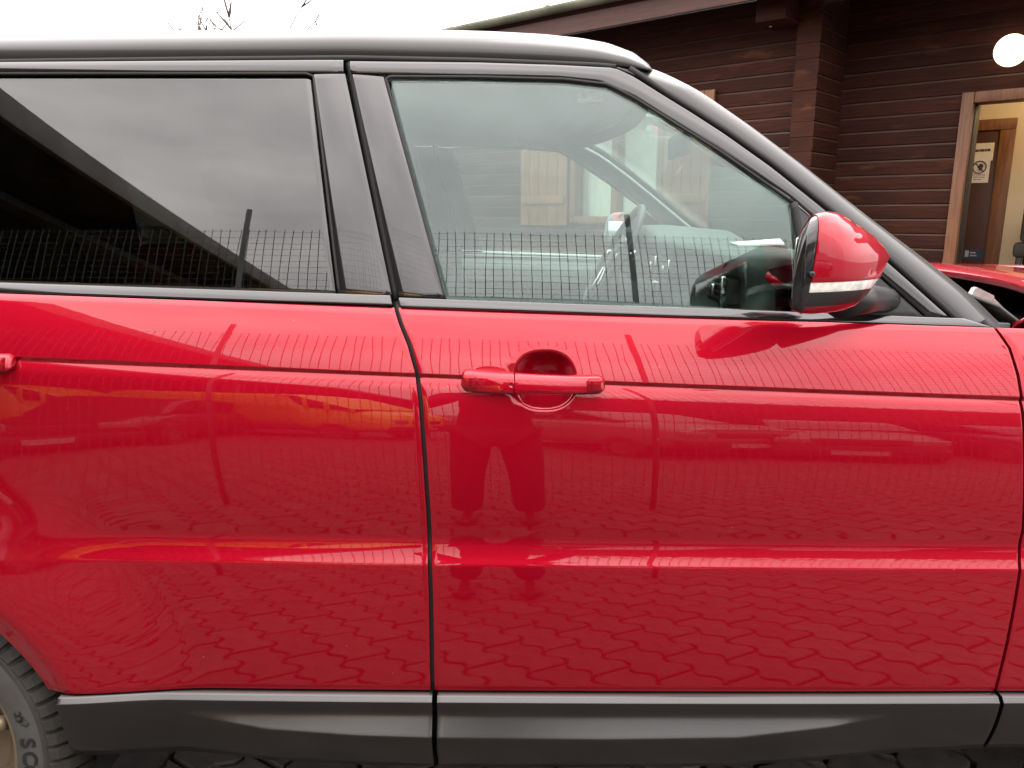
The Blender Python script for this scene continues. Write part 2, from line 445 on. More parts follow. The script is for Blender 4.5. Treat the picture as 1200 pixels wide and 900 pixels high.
# handle places
def hpt(px, py): 
    x, z, y = unproj([(px, py)], lambda x, z: body_y(x, z, False)); return float(x[0]), float(y[0]), float(z[0])
HC = hpt(638, 446); HS = 1 / 630.0
def cup(cx, cz):
    def f(X, Z):
        rho = (np.abs((X - cx) / (34.5 * HS)) ** 2.5 + np.abs((Z - cz) / (31.5 * HS)) ** 2.3)
        d = (1 - np.power(np.maximum(rho, 1e-9), 1 / 2.4)) * 0.050
        ds = 0.0016 * np.log1p(np.exp(np.clip(d / 0.0016, -40, 40)))
        lip = 0.0004 * np.exp(-((d + .004) / .003) ** 2)
        return 0.058 * (1 - np.exp(-ds / 0.021)) - lip
    return f
# columns, dense round the handle
xa, xb = -0.20, 0.94
cols = np.r_[np.arange(xa, HC[0] - .07, .011), np.arange(HC[0] - .07, HC[0] + .075, .0017), np.arange(HC[0] + .075, xb, .011), xb]
u_front = (cols - xa) / (xb - xa)
front_door, front_door_far = skin('front_door', gapR, fgL, u_front, 'red_paint', CAR, recess=cup(HC[0], HC[2]))
def arch_x(z, xw, s, r=RARCH):
    return xw + s * np.sqrt(np.maximum(r * r - (np.minimum(np.maximum(z, ZW), ZW + r) - ZW) ** 2, 0.0))
REAR_CUT = XW - 0.0
rear_door, rear_door_far = skin('rear_door', lambda z: np.where(z < ZW + RARCH, arch_x(z, XW, 1), XW) + 0 * z, gapL, np.linspace(0, 1, 120) ** 1.25, 'red_paint', CAR)
# wings outside the frame
rear_quarter, rq_far = skin('rear_quarter', lambda z: -2.15 + 0 * z, lambda z: np.where(z < ZW + RARCH, arch_x(z, XW, -1), XW - .006) + 0 * z, np.linspace(0, 1, 50), 'red_paint', CAR)
front_wing, fw_far = skin('front_wing', fgR, lambda z: np.where(z < ZW + RARCH, arch_x(z, XF, -1), XF) + 0 * z, np.linspace(0, 1, 50), 'red_paint', CAR)
front_corner, fc_far = skin('front_corner', lambda z: np.where(z < ZW + RARCH, arch_x(z, XF, 1), XF + .004) + 0 * z, lambda z: 2.42 + 0 * z, np.linspace(0, 1, 40), 'red_paint', CAR)
# nose and tail, closing the body
for nm, xe, bl in (('front_bumper', 2.42, 0.16), ('tailgate', -2.15, -0.12)):
    zz = np.linspace(0.42, 1.14 if xe > 0 else 1.22, 20); ss = np.linspace(0, 1, 30)
    xg = np.full(len(zz), xe); yn = body_y(xg, np.maximum(zz, Lz('LB', xg) + .001))
    V = [];
    for j in range(len(zz)):
        for s in ss:
            q = 2 * s - 1
            V.append((xe + bl * (1 - q ** 4) - 0.1 * np.sign(bl) * ((zz[j] - .75) ** 2) * 2 * (1 - q ** 4), yn[j] + (2 * YC - 2 * yn[j]) * s, zz[j]))
    o = pyd(nm, V, grid_faces(len(zz), len(ss), flip=xe < 0), 'red_paint', CAR, True); shell(o, 0.012)
for yy in (1.55, 3.09):
    box_o('headlight', 2.40, 2.50, yy - .13, yy + .13, 0.86, 0.99, 'lamp_clear', CAR, 0.02)
    box_o('tail_light', -2.24, -2.14, yy - .1, yy + .1, 0.98, 1.14, 'tail_red', CAR, 0.02)
box_o('grille', 2.50, 2.60, 1.78, 2.86, 0.84, 0.98, 'black_plastic', CAR, 0.015)

# -- sill cladding, with its long shallow scoop
def sill_panel(name, pxl, pxr, zb0, parent):
    x0, x1 = (float(on_y(p, 845, 1.34)[0]) for p in (pxl, pxr))
    n = 90; xs = np.linspace(x0, x1, n)
    # scoop bounds in photo rows
    pxs = 600 + xs * FPX / 1.57
    low = np.interp(pxs, [150, 185, 240, 330, 430, 520, 700, 850, 950, 1020, 1070, 1100], [833, 833, 845, 857, 862, 864, 866, 865, 857, 848, 838, 838])
    up = np.interp(pxs, [150, 520, 1100], [832.5, 834, 837.5])
    zt = Lz('LB', xs) - 0.004
    _, zl = on_y(pxs, low, 1.287); _, zu = on_y(pxs, up, 1.306); _, zbm = on_y(pxs, np.interp(pxs, [100, 515, 1000, 1160], [898, 906, 905, 896]), 1.297)
    zl = np.minimum(zl, zu - 0.0005)
    prof = [(zbm, -25, -16), (zl - .006, -12, -8), (zl, 30, 30), (zu - .012 * np.minimum(1, (zu - zl) / .02), 26, 26), (zu, -6, -6), (zt - .0105, -4, -2), (zt - .0085, 42, 46), (zt, 40, 40)]
    rows = []
    yv = np.zeros(n) + BASEY - .012 + plan(xs)
    Zs = [p[0] for p in prof]
    for k in range(len(Zs) - 2, -1, -1): Zs[k] = np.minimum(Zs[k], Zs[k + 1] - 1e-4)
    Sl = [np.tan(np.radians(np.full(n, p[1], float))) for p in prof]
    sw_ = sstep(.001, .022, zu - zl)
    Sl[1] = np.tan(np.radians(-9 - 3 * sw_)); Sl[2] = np.tan(np.radians(-9 + 39 * sw_)); Sl[3] = np.tan(np.radians(-9 + 35 * sw_)); Sl[4] = np.tan(np.radians(-9 + 3 * sw_))
    # integrate downwards from the top so the upper lip stays put
    Ys = [None] * len(Zs); Ys[-1] = yv
    for k in range(len(Zs) - 2, -1, -1): Ys[k] = Ys[k + 1] - (Zs[k + 1] - Zs[k]) * (Sl[k] + Sl[k + 1]) / 2
    for xw in (XW, XF):
        for k in range(len(Zs)):
            r = np.hypot(xs - xw, Zs[k] - ZW)
            Ys[k] = Ys[k] - 0.02 * (1 - sstep(RARCH, RARCH + .22, r))
    cnt = [5, 4, 6, 4, 5, 3, 4]
    V = []; R_ = 0
    for k in range(len(Zs) - 1):
        for i in range(cnt[k]):
            t = i / cnt[k]; z = Zs[k] * (1 - t) + Zs[k + 1] * t; h = Zs[k + 1] - Zs[k]; dz = z - Zs[k]
            y = Ys[k] + Sl[k] * dz + .5 * (Sl[k + 1] - Sl[k]) / np.maximum(h, 1e-6) * dz * dz
            V.append(np.stack([xs, y, z], -1)); R_ += 1
    V.append(np.stack([xs, Ys[-1], Zs[-1]], -1)); R_ += 1
    V.append(np.stack([xs, Ys[-1] + .03, Zs[-1] + .001], -1)); R_ += 1
    # underside lip
    V.insert(0, np.stack([xs, Ys[0] + .09, Zs[0] + .004], -1)); R_ += 1
    o = pyd(name, np.concatenate(V), grid_faces(R_, n, flip=True), 'sill_plastic', parent, True)
    # slanted ends: shear the ends along the door gaps
    shell(o, 0.008, 0.0012)
    mirror_obj(o)
    return o
sill_panel('sill_cladding', 88, 509, 0, CAR); sill_panel('sill_cladding', 515, 1157, 0, CAR); sill_panel('sill_cladding', 1162, 1275, 0, CAR)
for yy in (1.44, 2 * YC - 1.44): box_o('sill_beam', -0.86, 1.26, yy - .05, yy + .05, 0.36, 0.60, 'engine_dark', CAR, 0.01)
box_o('underbody', -2.1, 2.35, 1.50, 3.14, 0.30, 0.42, 'engine_dark', CAR, 0.03)

# -- door gaps: dark seals deep inside
def deep_line(name, pxs, surf, depth, rad, parent, n=30, mirror=True, m='rubber', rnd=False):
    P = smooth_px(pxs, n) if rnd else resample(pxs, n)
    x, z, y = unproj(P, surf)
    o = tube(name, np.stack([x, y + depth, z], 1), rad, m, parent, 8)
    if mirror: mirror_obj(o)
    return o
bflat = lambda x, z: body_y(x, z, False)
deep_line('door_seal', GAP, bflat, 0.017, 0.009, CAR, 40)
deep_line('door_seal', FGAP, bflat, 0.017, 0.009, CAR, 40)

# -- belt trims
patch('belt_trim', [(-330, 331), (0, 342.5), (461, 356.5)], [(-330, 320), (0, 330), (458, 345)], 60, 6, 'gloss_black', rear_door, off=-0.012, bulge=0.001, lean=0.007, th=0.02, bev=0.002, par_far=rear_door_far)
patch('belt_trim', [(470, 358.5), (800, 370), (1162, 383)], [(467, 347.5), (800, 359.5), (1128, 372)], 60, 6, 'gloss_black', front_door, off=-0.012, bulge=0.001, lean=0.007, th=0.02, bev=0.002, par_far=front_door_far)

# -- door frames in gloss black
FR = 'gloss_black'
patch('frame_rail', [(-330, 92), (0, 86.5), (366, 85.5), (403, 85.5)], [(-330, 78), (0, 72.5), (366, 70), (403, 70)], 50, 6, FR, rear_door, off=-0.003, bulge=0.002, far='headliner', par_far=rear_door_far)
patch('frame_pillar', [(368, 87), (399, 344)], [(405, 86.5), (459.5, 346)], 40, 8, FR, rear_door, off=-0.004, bulge=0.0012, far='trim_grey', par_far=rear_door_far)
patch('frame_pillar', [(413, 87), (467.5, 347)], [(450, 90), (521, 349)], 40, 8, FR, front_door, off=-0.004, bulge=0.0012, far='trim_grey', par_far=front_door_far)
GTOP = [(452, 89), (560, 90), (660, 92), (712, 98), (745, 115), (780, 137), (843, 176), (930, 237)]
patch('frame_rail', [(411, 86), (560, 88.5), (655, 91), (705, 96), (742, 112), (780, 136), (843, 175), (925, 231), (950, 253), (985, 283), (1025, 318), (1085, 371)],
      [(410, 71.5), (560, 73), (655, 76), (720, 79.5), (742, 89.5), (777, 111.5), (812, 133), (849, 157), (903, 195.5), (962, 243), (1006, 279), (1046, 313), (1110, 370)], 90, 6, FR, front_door, off=-0.003, bulge=0.002, far='headliner', par_far=front_door_far, rnd=False)
patch('mirror_sail', [(932, 240), (942, 300), (938, 367)], [(946, 251), (1012, 308), (1083, 371)], 20, 14, 'black_plastic', front_door, off=0.001, th=0.01, par_far=front_door_far)

# -- glass
rear_glass = patch('window_glass', [(-330, 330), (0, 334), (397, 347)], [(-330, 92), (0, 87), (367, 87)], 70, 40, 'privacy_glass', rear_door, off=0.003, th=0.004, bev=0, par_far=rear_door_far)
front_glass = patch('window_glass', [(522, 352), (600, 355), (680, 357), (760, 361), (840, 364), (880, 366), (910, 367), (937, 368)], GTOP, 70, 44, 'clear_glass', front_door, off=0.004, th=0.004, bev=0, par_far=front_door_far, rnd=False)
deep_line('window_seal', [(-330, 92), (0, 86.5), (367, 86.5), (368, 92), (398, 346)], glass_y, -0.001, 0.0028, rear_door, 90)
deep_line('window_seal', [(521, 350), (452.5, 93), (453, 90), (560, 90.5), (660, 93), (712, 99), (745, 116), (780, 138), (843, 177), (929, 237)], glass_y, -0.001, 0.0032, front_door, 110)
deep_line('window_seal', [(930, 238), (941, 300), (937, 368)], glass_y, 0.0, 0.008, front_door, 20)
deep_line('pillar_gap', [(407.5, 68), (464, 352)], glass_y, 0.014, 0.009, CAR, 30)

# -- roof
RE = [(-420, 84), (-200, 74), (0, 70), (200, 67.5), (405, 65.5), (560, 68), (700, 74), (750, 79), (775, 84)]
ex, ez, ey = unproj(resample(RE, 60), glass_y)
nx = 90; xs_r = np.r_[np.linspace(-2.02, 0.0, 60), np.linspace(0.0, 0.258, nx - 59)[1:]]
zE = np.interp(xs_r, ex, ez) - np.where(xs_r < ex[0], (ex[0] - xs_r) ** 2 * 0.12, 0); yE = np.interp(xs_r, ex, ey) + np.where(xs_r < ex[0], (ex[0] - xs_r) * 0.03, 0)
dome = 0.112 * np.interp(xs_r, [-2.1, -.5, -.14, .035, .106, .16, .21, .24, .258], [1, 1, 1, .97, .91, .81, .63, .38, .10]) * (1 - 0.3 * sstep(-1.2, -2.1, xs_r))
ss = np.r_[np.linspace(0, 0.12, 16), np.linspace(0.12, 1, 22)[1:]]; ss_full = np.r_[ss, 2 - ss[::-1][1:]]
V = []
for i in range(nx):
    for s in ss_full:
        q = min(s, 2 - s); f = (1 - (1 - q) ** 2.5) ** (1 / 2.5)
        y = yE[i] + (YC - yE[i]) * s
        bow = 0.11 * (1 - (1 - q) ** 2.2) * sstep(-0.6, 0.258, xs_r[i])
        V.append((xs_r[i] + bow, y, zE[i] + dome[i] * f))
roof = pyd('roof', V, grid_faces(nx, len(ss_full), flip=True), 'roof_black', CAR, True)
if roof.data.polygons[len(roof.data.polygons) // 2].normal.z < 0: roof.data.flip_normals()
shell(roof, 0.004)
hl = pyd('headliner', [(p[0] - .02, YC + (p[1] - YC) * .93, p[2] - .035) for p in V], grid_faces(nx, len(ss_full)), 'headliner', CAR, True)
deep_line('roof_channel', [(-420, 88), (-200, 77), (0, 72), (200, 69.5), (405, 67.5), (560, 70.5), (700, 76), (722, 78)], glass_y, 0.006, 0.0065, CAR, 60)

# -- windscreen pillar and windscreen
PG = [(722, 78), (745, 87), (780, 108), (815, 129.5), (852, 153), (907, 192), (966, 239), (1010, 275), (1050, 309), (1118, 370), (1136, 387)]
PS = [(742, 75), (768, 81), (790, 91), (822, 107.6), (885, 151.5), (949, 200), (1016, 253), (1075, 297), (1139, 346), (1168, 375), (1188, 393)]
n = 60
gx, gz, gy = unproj(smooth_px(PG, n), glass_y); spx = smooth_px(PS, n)
sy = gy + 0.052; sx, sz = on_y(spx[:, 0], spx[:, 1], sy)
m = 12; V = []
A3 = np.stack([gx, gy, gz], 1); B3 = np.stack([sx, sy, sz], 1)
for i in range(n):
    t = A3[min(i + 1, n - 1)] - A3[max(i - 1, 0)]; t /= np.linalg.norm(t)
    c = B3[i] - A3[i]; nn = np.cross(t, c); nn /= np.linalg.norm(nn)
    if nn[1] > 0: nn = -nn
    for w in np.linspace(0, 1, m):
        V.append(A3[i] + c * w + nn * 0.0115 * min(1, i / 8) * math.sin(math.pi * w ** .8) ** 0.9)
pil = pyd('windscreen_pillar', V, grid_faces(n, m), 'roof_black', CAR, True)
if pil.data.polygons[n * m // 2].normal.y > 0: pil.data.flip_normals()
shell(pil, 0.012, 0.002); mirror_obj(pil)
inner = pyd('pillar_trim', [(p[0] - .015, p[1] + .035, p[2] - .02) for p in V], grid_faces(n, m), 'headliner', CAR, True); shell(inner, 0.01); mirror_obj(inner)
deep_line('pillar_channel', [(738, 80)] + PG[2:], glass_y, 0.004, 0.0065, CAR, 60, rnd=True)
V = []; mS = 30
for i in range(n):
    bow = 0.10 + 0.12 * i / (n - 1)
    for s in np.linspace(0, 1, mS):
        q = 2 * s - 1
        V.append((B3[i, 0] - .006 + bow * (1 - abs(q) ** 1.6), B3[i, 1] - .01 + (2 * YC - 2 * B3[i, 1] + .02) * s, B3[i, 2] - .012 + 0.01 * (1 - q * q)))
ws = pyd('windscreen', V, grid_faces(n, mS), 'clear_glass', CAR, True); shell(ws, 0.005)
# tailgate glass
V = [];
for t in np.linspace(0, 1, 6):
    for s in np.linspace(0, 1, 12): V.append((-2.18 + .12 * t, 1.62 + 1.40 * s, 1.24 + .46 * t))
pyd('rear_window', V, grid_faces(6, 12), 'privacy_glass', CAR, True)
for sgn in (0, 1):
    V = [];
    for x in np.linspace(-2.12, -1.50, 8):
        for z in np.linspace(1.24, 1.70, 8): V.append((x, float(glass_y(-1.5, z)) + (-1.5 - x) * .04, z))
    if sgn: V = [(a, 2 * YC - b, c) for a, b, c in V]
    pyd('quarter_panel_upper', V, grid_faces(8, 8), 'gloss_black', CAR, True)

# -- bonnet, lifted at its rear edge, and what shows under it
V = []; nxh, nyh = 40, 40
for i in range(nxh):
    u = i / (nxh - 1)
    for j in range(nyh):
        s = j / (nyh - 1); q = 2 * s - 1
        y = 1.47 + (2 * YC - 2.94) * s
        xr_ = 1.06 + 0.25 * (1 - abs(q) ** 2.0)
        xe = 2.36 + 0.14 * (1 - q * q)
        x = xr_ + (xe - xr_) * u
        z = 1.243 + 0.028 * (1 - abs(q) ** 3) - 0.10 * u ** 1.6 - 0.04 * abs(q) ** 6 - 0.012 * (1 - sstep(0, 0.05, u))
        V.append((x, y, z))
bonnet = pyd('bonnet', V, grid_faces(nxh, nyh), 'red_paint', CAR, True)
if bonnet.data.polygons[5].normal.z < 0: bonnet.data.flip_normals()
shell(bonnet, 0.022, 0.004)
V = []
for x in np.linspace(0.88, 2.35, 12):
    for y in np.linspace(1.46, 2 * YC - 1.46, 12): V.append((x, y, 1.10 - 0.06 * max(0, x - 1.5) + .03 * math.sin(y * 21)))
pyd('engine_bay', V, grid_faces(12, 12), 'engine_dark', CAR, True)
def fender_top():
    V = []
    xs = np.linspace(0.97, 2.35, 30)
    for x in xs:
        y0 = float(body_y(x, Lz('L5', x))); z0 = float(Lz('L5', x))
        for k, (dy, dz) in enumerate([(0, 0), (.006, .006), (.02, .010), (.045, .008), (.07, -.005), (.085, -.05), (.09, -.14)]): V.append((x, y0 + dy, z0 + dz))
    o = pyd('wing_top', V, grid_faces(30, 7, flip=True), 'red_paint', CAR, True); shell(o, .008); mirror_obj(o)
fender_top()
hx, hz = on_y(1150, 352, 1.66)
bm = bmesh.new()
box(bm, -.028, .028, -.012, .012, -.012, .028, Matrix.Translation((hx, 1.66, hz + .006)) @ Matrix.Rotation(R(25), 4, 'Y'))
box(bm, -.09, .005, -.006, .006, -.012, .012, Matrix.Translation((hx + .095, 1.655, hz - .055)) @ Matrix.Rotation(R(42), 4, 'Y'))
box(bm, -.09, .005, -.004, .004, -.008, .008, Matrix.Translation((hx + .080, 1.69, hz - .062)) @ Matrix.Rotation(R(48), 4, 'Y'))
box(bm, -.02, .02, -.02, .02, -.01, .01, Matrix.Translation((hx + .085, 1.66, hz - .06)))
bmesh.ops.bevel(bm, geom=bm.edges[:], offset=.003, segments=2, affect='EDGES')
hc_ = Vector((float(hx) + .03, 1.66, float(hz) - .02))
for q_ in bm.verts: q_.co = hc_ + (q_.co - hc_) * .85 + Vector((-.012, 0, -.004))
hg = bmo('bonnet_hinge', bm, 'hinge_metal', CAR, autos=40); mirror_obj(hg)
box_o('cowl_tray', 0.90, 1.40, 1.55, 3.09, 1.12, 1.155, 'black_plastic', CAR, 0.01)
tube('wiper_arm', [(1.10, 1.70, 1.185), (1.22, 2.0, 1.20), (1.27, 2.35, 1.215)], 0.008, 'black_plastic', CAR)

# -- door handles
def handle(px0, px1, pyl, pyr, parent, split):
    x0, y0, z0 = hpt(px0, pyl); x1, y1, z1 = hpt(px1, pyr)
    n, sides = 46, 20
    def seg(t0, t1, name):
        V = []; ts = np.linspace(t0, t1, n)
        for t in ts:
            x = x0 + (x1 - x0) * t; zc = z0 + (z1 - z0) * t
            yb = float(body_y(x, zc, False)); e = min(t, 1 - t)
            hz_ = (0.0195 - 0.0045 * t) * (1 - max(0, 1 - e / 0.045) ** 2.2 * 0.55)
            off = 0.008 + 0.014 * float(sstep(0, 0.3, e))
            hd = 0.012 * (1 - max(0, 1 - e / 0.03) ** 2 * 0.7)
            if t0 > 0 and t - t0 < .006: hz_ *= .965
            if t0 == 0 and t1 - t < .006: hz_ *= .965
            for k in range(sides):
                a = 2 * math.pi * k / sides; c, s = math.cos(a), math.sin(a)
                V.append((x, yb - off + hd * math.copysign(abs(c) ** .7, c) + 0.006 * s, zc + hz_ * math.copysign(abs(s) ** .6, s)))
        f = grid_faces(n, sides, closed_m=True) + [tuple(range(sides)), tuple((n - 1) * sides + k for k in range(sides - 1, -1, -1))]
        bm = bmesh.new(); vs = [bm.verts.new(p) for p in V]
        for q in f: bm.faces.new([vs[i] for i in q])
        return bmo(name, bm, 'red_paint', parent, autos=50)
    a = seg(split, 1.0, 'door_handle'); b = seg(0.0, split - .008, 'lock_cover')
    # mounts at both ends
    for t in (0.06, 0.92):
        x = x0 + (x1 - x0) * t; zc = z0 + (z1 - z0) * t; yb = float(body_y(x, zc, False))
        box_o('handle_mount', x - .012, x + .012, yb - .03, yb + .012, zc - .011, zc + .011, 'red_paint', parent, .003)
    kx = x0 + (x1 - x0) * (split - .02 + .02); 
    return a
handle(541, 708, 444, 448.5, front_door, 0.375)
lx, ly, lz = hpt(599, 446)
lathe('key_button', [(0.0, -.0005), (0.0035, -.0012), (0.0046, -.0022), (0.0052, .0035)], 'red_paint', front_door, 20, 'y', (lx, ly - .0345, lz))
handle(-146, 20, 420, 424, rear_door, 0.375)

# -- door mirror
MY = 1.20
MO_T = [(926, 366), (929, 320), (932, 291), (936, 271), (943, 256), (952, 250.5), (962, 248.5), (975, 250), (992, 255), (1013, 263.5), (1029, 274), (1039, 285), (1044, 297)]
MO_B = [(926, 366), (929, 368), (934, 369.2), (945, 370), (952, 370), (965, 370), (978, 370), (990, 369), (1005, 365), (1017, 355), (1029, 339), (1039, 318), (1044, 302)]
def mirror_z(pts):
    a = np.array(pts, float); x, z = on_y(a[:, 0], a[:, 1], np.interp(a[:, 0], [926, 960, 1044], [1.135, 1.15, 1.225])); return x, z
tx, tz = mirror_z(MO_T); bx_, bz_ = mirror_z(MO_B)
xs_m = np.r_[tx[0] + (tx[-1] - tx[0]) * (1 - np.cos(np.linspace(0, math.pi / 2, 20))) * .25, tx[0] + (tx[-1] - tx[0]) * np.linspace(.27, .85, 30), tx[0] + (tx[-1] - tx[0]) * (1 - .15 * (1 - np.sin(np.linspace(.05, math.pi / 2, 14))))]
bm = bmesh.new(); rings = []; sides = 56
for i, x in enumerate(xs_m):
    zt, zb = float(np.interp(x, tx, tz)), float(np.interp(x, bx_, bz_)); u = (x - xs_m[0]) / (xs_m[-1] - xs_m[0])
    zc, hz_ = (zt + zb) / 2, max((zt - zb) / 2, 1e-4)
    hd = 0.115 * (1 - max(0, u - .25) ** 2 * 0.95) * (1 if u > .06 else (0.9 + .1 * u / .06))
    yc_ = MY + 0.035 + 0.05 * u
    ring = []; ec = .16 + .46 * float(sstep(.12, .6, u))
    for k in range(sides):
        a = 2 * math.pi * k / sides; c, s = math.cos(a), math.sin(a)
        dy_ = hd - hd * math.copysign(abs(c) ** ec, c)
        ring.append(bm.verts.new((x + .38 * dy_ * (1 - float(sstep(.25, .85, u))), yc_ - hd * math.copysign(abs(c) ** ec, c), zc + hz_ * math.copysign(abs(s) ** .72, s))))
    rings.append(ring)
for i in range(len(rings) - 1):
    for k in range(sides):
        bm.faces.new((rings[i][k], rings[i][(k + 1) % sides], rings[i + 1][(k + 1) % sides], rings[i + 1][k]))
bm.faces.new(rings[0]); bm.faces.new(rings[-1])
bmesh.ops.remove_doubles(bm, verts=bm.verts[:], dist=2e-5)
def zpx(py): return float(on_y(960, py, MY - .075)[1])
zI0, zI1, zL = zpx(331.5), zpx(343), zpx(360.5)
xcap = float(on_y(956, 300, MY - .075)[0])
slant = Vector((1, 0, -0.085)).normalized()
for co, no in (((0, 0, zI0), (0, 0, 1)), ((0, 0, zI1), (0, 0, 1)), ((0, 0, zL), (0, 0, 1)), ((xcap, 0, zpx(300)), slant), ((xcap - .012, 0, zpx(300)), slant)):
    bmesh.ops.bisect_plane(bm, geom=bm.verts[:] + bm.edges[:] + bm.faces[:], plane_co=co, plane_no=no, dist=1e-5)
bmesh.ops.recalc_face_normals(bm, faces=bm.faces[:])
mirror_root = empty('side_mirror', (0, 0, 0), parent=CAR)
def part_of(sel, name, mt, th=0.004, grow=0.0):
    V, F_, idx = [], [], {}
    for f in bm.faces:
        if not sel(f.calc_center_median()): continue
        q = []
        for v in f.verts:
            if v.index not in idx: idx[v.index] = len(V); V.append(v.co + v.normal * grow)
            q.append(idx[v.index])
        F_.append(tuple(q))
    o = pyd(name, V, F_, mt, mirror_root, True); shell(o, th, .0012); mirror_obj(o); return o
bm.verts.index_update(); bm.normal_update()
xin = float(np.interp(.5, [0, 1], [xs_m[0], xs_m[-1]]))
def sl(c): return (c.x - xcap) - 0.085 * (c.z - zpx(300))
part_of(lambda c: sl(c) < 0, 'mirror_bezel', 'gloss_black')
part_of(lambda c: sl(c) >= 0 and c.z > zI0 and (c.y < MY + .075 or c.x > xcap + .07), 'mirror_cap', 'red_paint', grow=0.0015)
part_of(lambda c: sl(c) >= 0 and c.z > zI0 and not (c.y < MY + .075 or c.x > xcap + .07), 'inner_housing', 'black_plastic')
part_of(lambda c: sl(c) >= 0 and zI1 < c.z <= zI0, 'indicator_lens', 'lamp_clear', grow=0.0008)
part_of(lambda c: sl(c) >= 0 and zL < c.z <= zI1, 'lower_housing', 'black_plastic')
part_of(lambda c: sl(c) >= 0 and c.z <= zL, 'lower_rim', 'red_paint')
bm.free()
SH = Matrix.Identity(4); SH[0][1] = .38
o = box_o('mirror_glass', -.004, .0005, .035, .19, zpx(350), zpx(280), 'chrome', mirror_root, .0008, Matrix.Translation((xs_m[0], MY - .075, 0)) @ SH); mirror_obj(o)
# foot of the mirror
ft = []
for px_, py_, yy_ in ((985, 352, 1.27), (1012, 350, 1.33), (1030, 350, 1.39), (1040, 352, 1.45)):
    a_, b_ = on_y(px_, py_, yy_); ft.append((float(a_), yy_, float(b_)))
o = tube('mirror_foot', ft, [.030, .026, .022, .024], 'black_plastic', mirror_root, 14); mirror_obj(o)
ox, oz = on_y(954, 322, MY - .085)
lathe('camera_eye', [(0, -.0012), (.0028, -.0012), (.0042, 0), (.0045, .008)], 'black_plastic', mirror_root, 20, 'y', (ox, MY - .0785, oz))

